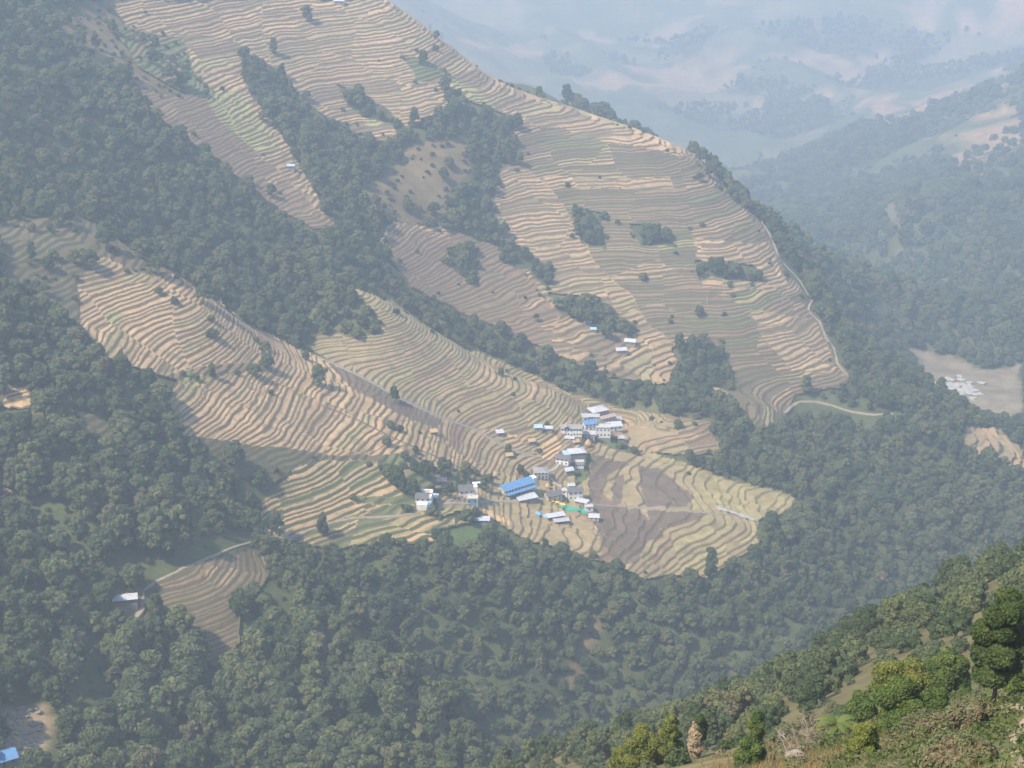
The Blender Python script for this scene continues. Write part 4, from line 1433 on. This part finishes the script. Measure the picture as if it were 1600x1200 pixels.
house(753, 817, 9, 4.4, 2.7, -3, 'mono', M_bluew, R_tinw, "pale blue walled shed with a white roof beside the orange field", 'shed', 'shed', storeys=1, nwin=3, rise=.7)
# outliers
house(985, 541, 8.5, 6, 2.8, -14, 'gable', M_stonew, R_tinw, "upper of two tin roofed farmhouses on the hillside terraces", 'farmhouse', 'house', storeys=1, nwin=2)
house(970, 554, 8, 5.5, 2.8, 12, 'gable', M_stonew, R_tinw, "lower of two tin roofed farmhouses on the hillside terraces", 'farmhouse', 'house', storeys=1, nwin=2)
house(918, 507, 5, 4, 2.4, 5, 'mono', M_stonew, R_tinw, "tiny tin roofed hut on terraces left of the dark thicket", 'hut', 'hut', storeys=1, nwin=1)
house(927, 521, 4, 3, 2.2, -5, 'mono', M_stonew, R_lblue, "tiny pale blue roofed hut below the dark thicket", 'hut', 'hut', storeys=1, nwin=1)
house(1417, 645, 5, 4, 3.2, 0, 'flat', M_white, R_conc, "white hut where the dirt road enters the trees", 'hut', 'hut', storeys=1, nwin=1)
house(196, 941, 11, 4.4, 2.4, 12, 'mono', M_stonew, R_tinw, "white roofed trailside shelter at the lower left", 'shelter', 'shed', rise=.6, post=True)
house(4, 1192, 11, 8, 3.4, 30, 'gable', M_stonew, R_blue, "blue roof cut off by the lower left corner", nwin=3, storeys=1)
house(530, 9, 9, 5, 2.6, 0, 'mono', M_stonew, R_tinw, "farmhouse with a white roof on the topmost terraces", 'farmhouse', 'house', storeys=1, nwin=2)
house(781, 682, 4.5, 3.5, 2.4, 15, 'mono', M_stonew, R_tinw, "small white roofed hut beside the stone drainage line", 'hut', 'hut', storeys=1, nwin=1)
house(841, 675, 5, 3.5, 2.4, 0, 'mono', M_stonew, R_lblue, "pale blue roofed hut left of the upper houses", 'hut', 'hut', storeys=1, nwin=1)
house(857, 676, 5, 3, 2.2, 0, 'mono', M_stonew, R_tinw, "white roofed hut between the pale blue hut and the long white house", 'hut', 'hut', storeys=1, nwin=1)
house(690, 728 + 32, 0.01 + 5, 3, 2, 0, 'mono', M_stonew, R_pink, "rusty roofed hut in the bushes above the village lane", 'hut', 'hut', storeys=1, nwin=1)
house(455, 268, 5, 3, 2.2, 0, 'mono', M_stonew, R_lblue, "pale blue roofed hut on the brown upper terraces", 'hut', 'hut', storeys=1, nwin=1)
for (px, py, lb_) in [(677, 680, "orange thatched field hut beside the first spur"), (830, 695, "orange thatched field hut near the orange field"),
                      (795, 716, "orange thatched field hut above the blue roofed lodge"), (899, 695, "pale thatched hut at the top of the paved lane")]:
    house(px, py, 4.2, 3.4, 1.8, 20, 'gable', M_stonew, M_hay, lb_, 'thatched_hut', 'hut', storeys=1, nwin=1, side_win=0, rise=1.2)


def haystack(px, py, r, hgt, label):
    x, y, z = cast(px, py); z = float(surf(x, y)[0])
    V = []; Fh = []; k = 12
    prof = [(.75, -.6), (.9, .2), (1.0, .3 * hgt), (.8, .55 * hgt), (.4, .85 * hgt), (.08, hgt)]
    for q, (a, b) in enumerate(prof):
        for t in range(k):
            w = 1 + .1 * math.sin(t * 2.3 + q * 1.7)
            V.append((math.cos(6.283 * t / k) * a * r * w, math.sin(6.283 * t / k) * a * r * w, b))
    for q in range(len(prof) - 1):
        for t in range(k):
            Fh.append((q * k + t, q * k + (t + 1) % k, (q + 1) * k + (t + 1) % k, (q + 1) * k + t))
    Fh.append(tuple(range((len(prof) - 1) * k, len(prof) * k)))
    root = empty("haystack", (x, y, z)); tag(root, label, "haystack")
    meshp("hay", [(V, Fh)], M_hay, root)
    meshp("pole", [box(-.06, .06, -.06, .06, hgt - .3, hgt + .9)], M_post, root)


haystack(919, 699, 2.6, 4.6, "tall orange haystack at the end of the upper houses")
haystack(856, 765, 2.0, 3.4, "orange haystack above the lane beside the low stone house")


def tarp(px, py, L, W, rz, mat, label):
    x, y, z = cast(px, py)
    r = np.random.default_rng(int(px))
    nx, ny = 16, 8
    a = math.radians(rz); V = []; Fh = []
    for j_ in range(ny + 1):
        for i_ in range(nx + 1):
            u = (i_ / nx - .5) * L * (1 + .1 * math.sin(j_ * 1.3)); v = (j_ / ny - .5) * W * (1 + .25 * math.sin(i_ * .7 + px))
            X = x + math.cos(a) * u - math.sin(a) * v; Y = y + math.sin(a) * u + math.cos(a) * v
            zz = max(float(surf(X + q, Y + w)[0]) for q in (-1, 1) for w in (-1, 1))
            V.append((X - x, Y - y, zz - z + .15 + .22 * r.random()))
    for j_ in range(ny):
        for i_ in range(nx):
            p = j_ * (nx + 1) + i_; Fh.append((p, p + 1, p + nx + 2, p + nx + 1))
    o = meshp("tarp", [(V, Fh)], mat, loc=(x, y, z))
    tag(o, label, "tarp")
    sm = o.modifiers.new("thick", 'SOLIDIFY'); sm.thickness = .05


tarp(874, 790, 9.5, 3.6, -22, M_tarpy, "crumpled yellow tarp spread beside a slate roofed house")
tarp(896, 799, 19, 5.5, -8, M_tarpg, "long green tarp spread in front of the lower houses")
tarp(846, 808, 8, 4.5, -12, M_tarpb, "light blue tarp on the stubble field")
tarp(1150, 806, 26, 5, -14, M_rockw, "pale sheet lying along the edge of the far stubble field")

# river boulders and white water
rb = np.random.default_rng(4)
cv, cf = ICO1
V = []; Fh = []
for q in range(110):
    px = rb.normal(1497, 16); py = rb.normal(609, 7) + (px - 1497) * .08
    x, y, z = cast(px, py)
    if y < 1400: continue
    s = rb.uniform(1.2, 3.6)
    o_ = len(V)
    V += [tuple(np.array((x, y, z)) + v * np.array((s * 1.5, s * 1.3, s * .6)) * (1 + .2 * rb.standard_normal())) for v in cv]
    Fh += [tuple(int(a_) + o_ for a_ in f) for f in cf]
o = meshp("river_boulders", [(V, Fh)], M_rockw)
tag(o, "white boulders and rapids in the river bed far below the ridge", "boulders", kind='stuff')
V = []; Fh = []
for q in range(160):
    px = rb.uniform(0, 62); py = rb.uniform(1105, 1205)
    x, y, z = cast(px, py); s = rb.uniform(.4, 1.6); o_ = len(V)
    V += [tuple(np.array((x, y, z)) + v * np.array((s * 1.4, s, s * .7)) * (1 + .2 * rb.standard_normal())) for v in cv]
    Fh += [tuple(int(a_) + o_ for a_ in f) for f in cf]
o = meshp("loose_rocks", [(V, Fh)], M_rock)
tag(o, "loose pale rocks on the bare slope at the lower left", "rocks", kind='stuff')


# power poles up the hillside
for (px, py, lb_) in [(1222, 478, "thin grey pole on the terraces of the ridge"), (1105, 478, "thin grey pole beside the dark clump on the hillside")]:
    x, y, z = cast(px, py); z = float(surf(x, y)[0])
    r = empty("utility_pole", (x, y, z)); tag(r, lb_, "pole")
    meshp("pole", [box(-.14, .14, -.14, .14, -.5, 11)], R_conc, r)
    meshp("crossarm", [box(-.9, .9, -.22, -.143, 10.1, 10.3)], M_post, r)

# solitary trees that the photograph lets one pick out
SOLO = [(505, 842, 3, 1.15, 1.1, "dark narrow tree standing on the lowest terraces"),
 (432, 838, 1, 1.0, 1.2, "tall ragged tree at the left end of the lowest terraces"),
 (1110, 905, 3, 1.5, 1.2, "tall thin-crowned tree rising before the curved terraces"),
 (926, 872, 4, .75, 1.0, "dark round tree on the lower rim of the ploughed field"),
 (683, 850, 0, .8, 1.0, "round tree at the right end of the lowest terraces"),
 (757, 770, 3, .95, 1.0, "dark narrow tree between the white house and the lodge"),
 (764, 757, 0, .6, 1.0, "bushy tree at the left end of the lodge"),
 (813, 742, 0, .62, 1.0, "round tree above the lodge roof"), (823, 748, 4, .7, 1.0, "low tree touching the right end of the lodge"),
 (742, 745, 4, .8, 1.0, "round tree above the steep slate roof"), (700, 735, 4, .9, 1.0, "bushy tree right of the open white shed"),
 (703, 768, 0, .5, 1.0, "round tree left of the steep slate roofed house"), (648, 740, 4, 1.0, 1.0, "dark bush at the foot of the first spur"),
 (638, 802, 4, .75, .9, "green bush left of the leftmost white house"), (686, 816, 4, .45, .9, "bush under the leftmost white house"),
 (860, 760, 4, .4, 1.0, "small bush above the orange haystack"), (905, 742, 4, .35, 1.0, "small bush beside the white annex"),
 (970, 700, 4, .9, .8, "green bush below the guest house"), (990, 712, 0, .6, .9, "dark tree right of the green plot under the guest house"),
 (855, 668, 4, .6, 1.0, "bush beside the pale blue hut"), (400, 592, 0, .9, .9, "round tree on the first spur, left one of a pair"),
 (418, 580, 0, .95, 1.0, "round tree on the first spur, right one of a pair"), (248, 462, 4, .7, 1.0, "small tree at the top of the first spur"),
 (273, 478, 4, .7, 1.0, "small tree below the top of the first spur"), (330, 505, 4, .7, .8, "long low bush on the crest of the first spur"),
 (478, 565, 0, .6, 1.0, "round tree where the stone drainage line begins"), (415, 548, 4, .8, 1.0, "dark bush beside the crest of the first spur"),
 (610, 672, 4, .8, 1.0, "bush in the terraces of the first spur"), (625, 678, 4, .7, 1.0, "dark bush next to the orange thatched hut"),
 (650, 712, 0, .5, 1.0, "round tree among the steep bright terraces"), (605, 700, 0, .7, .9, "dark tree at the lower edge of the first spur"),
 (1205, 822, 0, 1.1, 1.0, "large round tree at the tip of the plateau"), (1005, 440, 4, 1.0, 1.0, "dark bush in the middle of the hillside terraces"),
 (1092, 498, 0, .9, 1.0, "dark clump on the right side of the hillside terraces"), (920, 378, 0, 1.0, 1.0, "dark tree among the upper terraces"),
 (858, 425, 1, .8, 1.0, "tall tree under the bright upper terraces"), (735, 445, 4, 1.1, 1.0, "bush on the brown terraces above the gully"),
 (696, 415, 4, .9, 1.0, "small tree on the brown upper terraces"), (428, 88, 3, 1.2, 1.0, "narrow tree standing in the highest terraces"),
 (680, 82, 4, .9, 1.0, "round bush by the bamboo near the top of the ridge"), (706, 172, 4, .9, 1.0, "round bush near the yellow green terraces"),
 (790, 235, 0, .9, 1.1, "dark tree at the edge of the upper wood"), (565, 172, 4, .9, 1.0, "bush in the strip of wood between two terrace fields"),
 (912, 172, 3, 1.5, 1.0, "first thin pine on the ridge skyline"), (926, 176, 2, 1.2, 1.0, "flat-topped pine on the ridge skyline"),
 (944, 182, 3, 1.3, 1.0, "third thin pine on the ridge skyline"), (1117, 262, 1, 1.7, 1.1, "tallest tree on the skyline where the ridge turns down"),
 (1135, 282, 0, 1.4, 1.1, "big round tree on the skyline just below the tallest one"), (1152, 300, 0, 1.2, 1.1, "round tree on the descending skyline"),
 (1045, 222, 0, .8, 1.0, "small tree on the skyline above the dull terraces"), (1070, 232, 2, .8, 1.0, "spreading tree on the skyline above the footpath"),
 (1000, 204, 4, .9, 1.0, "bush on the skyline in the middle of the ridge"), (690, 62, 1, 1.25, 1.3, "leafy bamboo clump on the top of the skyline"),
 (672, 48, 1, 1.2, 1.3, "bamboo clump behind the skyline clump"), (660, 25, 1, 1.1, 1.2, "bamboo at the top edge of the ridge"),
 (1385, 655, 0, .7, 1.0, "tree on the lower side of the dirt road"), (1495, 640, 0, 1.1, 1.1, "dark tree in front of the white river boulders"),
 (205, 925, 4, .5, 1.0, "bush above the trailside shelter"), (255, 965, 4, .8, 1.0, "dark bush on the edge of the dull low terraces"),
 (310, 1035, 4, .7, 1.0, "bush below the dull low terraces")]
for k, (px, py, kd, s, szv, lb_) in enumerate(SOLO):
    x, y, z = cast(px, py); z = float(surf(x, y)[0]) - .2
    bamboo = 'bamboo' in lb_
    o = plant(kd, x, y, z, s, k * 1.7, lb_, "solitary trees and bushes around the fields", 'bush' if kd == 4 else 'tree', szv, name='bamboo_clump' if bamboo else ('field_bush' if kd == 4 else 'field_tree'))

# ------------------------------------------------------------------ foreground plants
def near_point(px, py, y=None):
    """a point on the near slope under an image pixel"""
    x, yy, z = cast(px, py)
    if y is None or abs(yy - y) < 25:
        return x, yy, z
    dx, dy, dz = ray(px, py)
    x = dx / dy * y
    return x, y, float(gh(x, y))


def fplant(name, px, py, y, hpx, wpx, mat, label, cat, lobes=None, leaf=.15, n=5000, seed=1, trunk=True, bare=.0, z0=.15, lob=(.3, .45), squash=.9, core=.72, nl=14):
    x, yy, z = near_point(px, py, y)
    dep = yy * CT + (CAMZ - z) * ST
    Hm = hpx * dep / F / math.cos(PITCH) * .84; Rm = wpx * dep / F / 2
    r = empty(name, (x, yy, z - .1), seed * .7)
    tag(r, label, cat)
    ls = lobes(Rm, Hm) if lobes else lobeset(seed, Rm * .9, Hm, nl, z0=z0, lob=lob, squash=squash)
    me = crown_mesh("crown", seed, ls, int(n * 1.6), leaf * .74, mat, core=core, tilt=1.0)
    o = bpy.data.objects.new("crown", me); C.objects.link(o); o.parent = r
    if trunk:
        tm = trunk_mesh("trunk", Hm * .85, max(.07, Rm * .075), seed, 6, lean=.04)
        o = bpy.data.objects.new("trunk", tm); C.objects.link(o); o.parent = r
    return r


def alder(R_, H_):
    out = []
    rr = np.random.default_rng(3)
    for k in range(12):
        t = k / 11
        a = k * 2.2
        w = R_ * (.62 if t < .55 else .34)
        out.append((math.cos(a) * w * rr.uniform(.4, 1), math.sin(a) * w * rr.uniform(.4, 1), H_ * (.30 + .62 * t), R_ * rr.uniform(.36, .56) * (1 - .3 * t), R_ * rr.uniform(.34, .5) * (1 - .2 * t)))
    return out


fplant("alder_tree", 1550, 1112, 105, 238, 96, M_dark, "tall dark tree with a bare lower trunk beside the dirt path", "tree", lobes=alder, n=15000, leaf=.17, seed=21, core=.6)
fplant("alder_tree", 1590, 1090, 116, 205, 74, M_dark, "second dark tree behind the tall one at the right edge", "tree", lobes=alder, n=10000, leaf=.17, seed=22, core=.6)
fplant("rounded_bush", 1408, 1100, 122, 122, 124, M_yg, "big rounded yellow green bush", "bush", n=11000, leaf=.16, seed=23)
fplant("rounded_tree", 1476, 1084, 138, 112, 104, M_deep, "rounded glossy dark tree behind the yellow green bush", "tree", n=11000, leaf=.2, seed=24)
fplant("large_shrub", 1398, 1190, 92, 122, 104, M_deep, "large deep green shrub in front of the rounded bush", "shrub", n=13000, leaf=.14, seed=25)
fplant("olive_shrub", 1346, 1188, 90, 84, 70, M_yg, "olive green shrub left of the deep green one", "shrub", n=8000, leaf=.12, seed=26)
fplant("round_shrub", 1455, 1128, 108, 72, 78, M_deep, "small round shrub at the foot of the tall dark tree's left side", "shrub", n=8000, leaf=.15, seed=27)
fplant("feathery_shrub", 1512, 1150, 84, 80, 96, M_grey, "pale feathery shrub under the tall dark tree", "shrub", n=6000, leaf=.12, seed=28, core=.5)
fplant("reddish_shrub", 1500, 1222, 62, 88, 150, M_grey, "broad grey green shrub with reddish leaves at the bottom edge", "shrub", n=12000, leaf=.11, seed=29, core=.5)
fplant("loose_tree", 1345, 1116, 118, 72, 84, M_deep, "loose-leaved small tree left of the rounded bush", "tree", n=5000, leaf=.17, seed=30, core=.45, lob=(.24, .36))
fplant("slender_tree", 1180, 1180, 128, 98, 36, M_deep, "slender dark tree standing alone at the lip of the slope", "tree", n=6500, leaf=.15, seed=31, z0=.3)
fplant("green_bush", 1172, 1198, 120, 64, 66, M_deep, "bright green bush at the foot of the slender tree", "bush", n=6500, leaf=.12, seed=32, core=.6)
fplant("yellow_bush", 1005, 1235, 150, 96, 90, M_yg, "yellow green bush at the bottom edge, left of the hay wrapped tree", "bush", n=9000, leaf=.15, seed=33)
fplant("yellow_tree", 1044, 1230, 148, 120, 46, M_yg, "upright yellow leaved tree at the bottom edge", "tree", n=5500, leaf=.15, seed=34, z0=.25, core=.6)
fplant("yellow_bush", 968, 1240, 156, 76, 52, M_yg, "small yellow green bush at the far left of the bottom edge bushes", "bush", n=5000, leaf=.15, seed=35)
fplant("round_shrub", 1590, 1130, 98, 80, 70, M_deep, "dark shrub at the right edge under the second tree", "shrub", n=6000, leaf=.15, seed=36)
fplant("feathery_shrub", 1440, 1215, 76, 50, 110, M_grey, "low grey green shrub at the bottom between larger bushes", "shrub", n=6000, leaf=.11, seed=37, core=.5)
fplant("dark_column_tree", 1303, 1036, 330, 55, 30, M_leafd, "dark column shaped tree on the middle slope", "tree", n=4000, leaf=.3, seed=38, z0=.1)
fplant("round_tree", 1342, 1018, 372, 68, 80, M_leaf, "round pale topped tree on the middle slope", "tree", n=5000, leaf=.38, seed=39)
fplant("round_tree", 1424, 1028, 320, 60, 76, M_leaf, "round grey green tree above the yellow green bush", "tree", n=5000, leaf=.35, seed=40)
fplant("spreading_tree", 1486, 965, 390, 66, 90, M_leaf, "spreading hazy tree up the middle slope", "tree", n=5000, leaf=.4, seed=41)
fplant("round_tree", 1556, 930, 415, 62, 66, M_leaf, "topmost round tree on the right of the middle slope", "tree", n=5000, leaf=.4, seed=42)


def twig_shrub(px, py, y, hpx, label, mat, seed, name="bare_shrub", n=26):
    x, yy, z = near_point(px, py, y)
    dep = yy * CT + (CAMZ - z) * ST
    H_ = hpx * dep / F
    rr = np.random.default_rng(seed)
    V = []; Fh = []

    def stick(a, b, r0, r1):
        d = np.array(b) - np.array(a); d = d / (np.linalg.norm(d) + 1e-9)
        u = np.cross(d, (0.3, .5, .8)); u /= np.linalg.norm(u); w = np.cross(d, u)
        o = len(V)
        for p, q in ((a, r0), (b, r1)):
            for t in range(3):
                an = t * 2.0944
                V.append(tuple(np.array(p) + q * (math.cos(an) * u + math.sin(an) * w)))
        for t in range(3):
            Fh.append((o + t, o + (t + 1) % 3, o + 3 + (t + 1) % 3, o + 3 + t))

    def grow(p, d, l, r0, lev):
        q = p + d * l
        stick(p, q, r0, r0 * .6)
        if lev > 0:
            for _ in range(3):
                nd = d + rr.standard_normal(3) * .55 + np.array((0, 0, .1)); nd /= np.linalg.norm(nd)
                grow(q, nd, l * rr.uniform(.55, .8), r0 * .6, lev - 1)
    for _ in range(n // 5):
        d = np.array((rr.normal(0, .45), rr.normal(0, .45), 1.0)); d /= np.linalg.norm(d)
        grow(np.array((rr.normal(0, .15), rr.normal(0, .15), -.2)), d, H_ * .38, .05, 3)
    r = empty(name, (x, yy, z)); tag(r, label, "shrub")
    meshp("branches", [(V, Fh)], mat, r)
    return r


M_twig = plain("dry_twigs", (.26, .20, .16), .95, .3, 3)
twig_shrub(1232, 1185, 112, 62, "leafless grey shrub right of the slender tree", M_twig, 5)
twig_shrub(1262, 1175, 116, 80, "tall leafless shrub with a twisted stem beside the banana plant", M_twig, 6)
twig_shrub(1285, 1215, 95, 60, "bare brown sapling at the bottom edge", M_bark, 7, n=10)
twig_shrub(1240, 1130, 128, 50, "thin dead branches sticking up behind the leafless shrub", M_twig, 8, n=12)

# banana plant
M_ban = make_leaf_mat("banana_leaf", [(0, (.14, .18, .045)), (1, (.20, .24, .07))], .35)


def banana(px, py, y, hpx, label):
    x, yy, z = near_point(px, py, y); dep = yy * CT + (CAMZ - z) * ST
    H_ = hpx * dep / F
    r = empty("banana_plant", (x, yy, z)); tag(r, label, "banana plant")
    meshp("stem", [([(math.cos(t * 1.047) * q, math.sin(t * 1.047) * q, zz) for zz, q in ((-.3, .16), (H_ * .5, .09)) for t in range(6)],
                    [(t, (t + 1) % 6, 6 + (t + 1) % 6, 6 + t) for t in range(6)])], M_leafb, r)
    rr = np.random.default_rng(2)
    for k in range(9):
        a = k * .698 + rr.uniform(-.2, .2); up = rr.uniform(.35, 1.0); Lf = H_ * rr.uniform(.55, .8)
        V = []; Fh = []
        for s in range(8):
            t = s / 7; d = Lf * t; w = .34 * math.sin(math.pi * min(1, t * .92 + .06)) ** .7
            cx = math.cos(a) * d * (1 - .15 * up); cy = math.sin(a) * d * (1 - .15 * up); cz = H_ * .45 + d * up * (1 - t * .75) - .35 * Lf * t * t * (1 - up * .5)
            nx, ny = -math.sin(a), math.cos(a)
            V += [(cx + nx * w, cy + ny * w, cz - .1 * w), (cx, cy, cz + .06), (cx - nx * w, cy - ny * w, cz - .1 * w)]
        for s in range(7):
            Fh += [(s * 3, s * 3 + 1, s * 3 + 4, s * 3 + 3), (s * 3 + 1, s * 3 + 2, s * 3 + 5, s * 3 + 4)]
        o = meshp("leaf", [(V, Fh)], M_ban, r)


banana(1303, 1180, 108, 62, "banana plant with arching leaves between the bare shrubs and the olive shrub")

# hay wrapped tree
M_oldhay = plain('weathered_hay', (.33, .25, .155), .95, .3, 2.0)
x, yy, z = near_point(1086, 1225, 146); dep = yy * CT + (CAMZ - z) * ST
u_ = dep / F
r = empty("hay_tree", (x, yy, z)); tag(r, "hay wrapped round a small tree trunk at the bottom edge", "hay tree")
hm = crown_mesh("hay", 61, [(-.15 + .12 * math.sin(k * 2.1), .1 * math.cos(k * 1.7), u_ * (16 + 12 * k), (.62, .8, .66, .72, .5)[k], .55) for k in range(5)], 5000, .14, M_oldhay, core=.8, tilt=1.2)
o = bpy.data.objects.new("hay", hm); C.objects.link(o); o.parent = r
cm2 = crown_mesh("crown", 62, [(.35, .1, u_ * 62, .62, .8), (.1, -.2, u_ * 80, .5, .5), (.4, .2, u_ * 45, .5, .6)], 2500, .13, M_leafd, core=.7, tilt=1.0)
o = bpy.data.objects.new("crown", cm2); C.objects.link(o); o.parent = r
o = bpy.data.objects.new("trunk", trunk_mesh("trunk", u_ * 80, .12, 63)); C.objects.link(o); o.parent = r


# undergrowth and dry grass on the near slope
def tufts(name, label, n, sel, hgt, mat, seed, wid=.03):
    rr = np.random.default_rng(seed)
    px = rr.uniform(sel[0], sel[1], n); py = rr.uniform(sel[2], sel[3], n)
    V = []; A = []
    for a, b in zip(px, py):
        x, y, z = _fast_cast(a, b)
        if y > 240: continue
        for _ in range(7):
            bx = x + rr.normal(0, .22); by = y + rr.normal(0, .22)
            h_ = hgt * rr.uniform(.5, 1.3); an = rr.uniform(0, 6.28); w = wid * (1 + y / 80)
            lx = rr.normal(0, .3) * h_; ly = rr.normal(0, .3) * h_
            V += [(bx - math.cos(an) * w, by - math.sin(an) * w, z - .1), (bx + math.cos(an) * w, by + math.sin(an) * w, z - .1),
                  (bx + lx + math.cos(an) * w * .3, by + ly + math.sin(an) * w * .3, z + h_), (bx + lx - math.cos(an) * w * .3, by + ly - math.sin(an) * w * .3, z + h_)]
            A.append(rr.random())
    V = np.array(V)
    o = mesh_np(name, V, np.arange(len(V)).reshape(-1, 4), [mat])
    attr(o.data, 'leaf', 'FLOAT', 'POINT', np.repeat(A, 4))
    tag(o, label, 'grass', kind='stuff')


_gcx = np.arange(900, 1660, 10.0); _gcy = np.arange(1000, 1290, 6.0)
_gc = np.array([[cast(a, b)[1] for a in _gcx] for b in _gcy])


def _fast_cast(a, b):
    i = int(np.clip((a - 900) / 10, 0, len(_gcx) - 1)); j = int(np.clip((b - 1000) / 6, 0, len(_gcy) - 1))
    y = _gc[j, i] * (1 + .03 * math.sin(a * 9.1 + b * 3.3))
    dx, dy, dz = ray(a, b)
    x = dx / dy * y
    return x, y, float(gh(x, y))


M_dry = make_leaf_mat("dry_grass", [(0, (.20, .15, .065)), (.5, (.30, .21, .10)), (1, (.17, .17, .06))], .2)
M_herb = make_leaf_mat("undergrowth", [(0, (.06, .09, .03)), (.5, (.09, .12, .04)), (1, (.14, .15, .05))], .3)
tufts("dry_grass", "dry tan grass on the near slope", 4200, (1100, 1640, 1080, 1240), .32, M_dry, 3, .012)


def herbs(name, label, n, sel, mat, seed, size=(.35, .8), leaf=.07, k=130):
    rr = np.random.default_rng(seed)
    V = []; A = []
    for _ in range(n):
        x, y, z = _fast_cast(rr.uniform(sel[0], sel[1]), rr.uniform(sel[2], sel[3]))
        if y > 230: continue
        R_ = rr.uniform(*size) * (1 + y / 160)
        d = rr.standard_normal((k, 3)); d /= np.linalg.norm(d, axis=1)[:, None]; d[:, 2] = np.abs(d[:, 2])
        p = d * R_ * rr.uniform(.5, 1.05, k)[:, None] * np.array((1.1, 1.1, .8)) + np.array((x, y, z))
        nr = d + rr.standard_normal((k, 3)) * .6; nr /= np.linalg.norm(nr, axis=1)[:, None]
        t = np.cross(nr, rr.standard_normal((k, 3))); t /= np.linalg.norm(t, axis=1)[:, None]; bt = np.cross(nr, t)
        s = leaf * (1 + y / 120) * rr.uniform(.6, 1.4, k)[:, None]
        V.append(np.stack([p - t * s, p - bt * s * .5, p + t * s, p + bt * s * .5], 1).reshape(-1, 3)); A.append(np.repeat(rr.random(k), 4))
    V = np.concatenate(V)
    o = mesh_np(name, V, np.arange(len(V)).reshape(-1, 4), [mat]); attr(o.data, 'leaf', 'FLOAT', 'POINT', np.concatenate(A))
    tag(o, label, 'undergrowth', kind='stuff')


herbs("undergrowth", "green undergrowth between the near bushes", 300, (1290, 1640, 1060, 1250), M_herb, 4)
herbs("undergrowth", "low greyish undergrowth along the bottom edge", 120, (1120, 1640, 1150, 1240), M_grey, 5, (.25, .55))

x, yy, z = near_point(1243, 1184, 108)
V, Fh = ICO2
rr = np.random.default_rng(6)
o = meshp("boulder", [([tuple(v * np.array((.7, .55, .42)) * (1 + .05 * rr.standard_normal())) for v in V], [tuple(int(q) for q in f) for f in Fh])], M_rock, loc=(x, yy, z + .1))
tag(o, "grey boulder in the dry grass beside the bare shrub", "boulder")
# dirt path at the right edge
for pts, w in (([(1604, 1120), (1578, 1113), (1560, 1116), (1556, 1122)], 1.6), ([(1612, 1130), (1596, 1150), (1580, 1175), (1584, 1200), (1600, 1230)], 1.5)):
    W = np.array([cast(*p) for p in pts])
    P = []
    for a, b in zip(W[:-1], W[1:]):
        for k in range(10): P.append(a + (b - a) * k / 10)
    P = np.array(P); T = np.gradient(P[:, :2], axis=0); T /= np.linalg.norm(T, axis=1)[:, None]; Nn = np.c_[-T[:, 1], T[:, 0]]
    ring = []
    for s in np.linspace(-1, 1, 5):
        XY = P[:, :2] + Nn * (w * s * .5 * (1 + .3 * np.sin(np.arange(len(P)) * .9)))[:, None]
        ring.append(np.c_[XY, gh(XY[:, 0], XY[:, 1]) + .9 - .35 * abs(s) - .3])
    ring = np.array(ring); ids = np.arange(ring.shape[0] * ring.shape[1]).reshape(ring.shape[:2])
    f = np.stack([ids[:-1, :-1], ids[1:, :-1], ids[1:, 1:], ids[:-1, 1:]], -1).reshape(-1, 4)
    o = mesh_np("dirt_path", ring.reshape(-1, 3), f, [plain("pale_dirt", (.34, .245, .16), .95, .25, 1.5)], smooth=True)
    tag(o, kind='structure')

# ------------------------------------------------------------------ haze
def haze():
    x0, x1, y0, y1, z0, z1 = -2980, 3980, -180, 8980, float(gz2.min()) - 1.5, float(max(gz2.max(), CAMZ + 20)) + 25
    V = [(x0, y0, z0), (x1, y0, z0), (x1, y1, z0), (x0, y1, z0), (x0, y0, z1), (x1, y0, z1), (x1, y1, z1), (x0, y1, z1)]
    Fh = [(0, 3, 2, 1), (4, 5, 6, 7), (0, 1, 5, 4), (1, 2, 6, 5), (2, 3, 7, 6), (3, 0, 4, 7)]
    me = bpy.data.meshes.new("haze"); me.from_pydata(V, [], Fh)
    m = bpy.data.materials.new("haze_air"); m.use_nodes = True
    n = m.node_tree
    n.nodes.remove(n.nodes["Principled BSDF"])
    pv = n.nodes.new('ShaderNodeVolumePrincipled')
    pv.inputs['Color'].default_value = HAZE_COLOR
    pv.inputs['Density'].default_value = HAZE_DENSITY
    pv.inputs['Anisotropy'].default_value = 0.2
    n.links.new(pv.outputs[0], n.nodes['Material Output'].inputs['Volume'])
    me.materials.append(m)
    o = bpy.data.objects.new("haze", me); C.objects.link(o)
    tag(o, "thin blue haze filling the valley air", "haze", kind='stuff')


HAZE_COLOR = (.74, .86, 1.0, 1)
HAZE_DENSITY = .00025
haze()
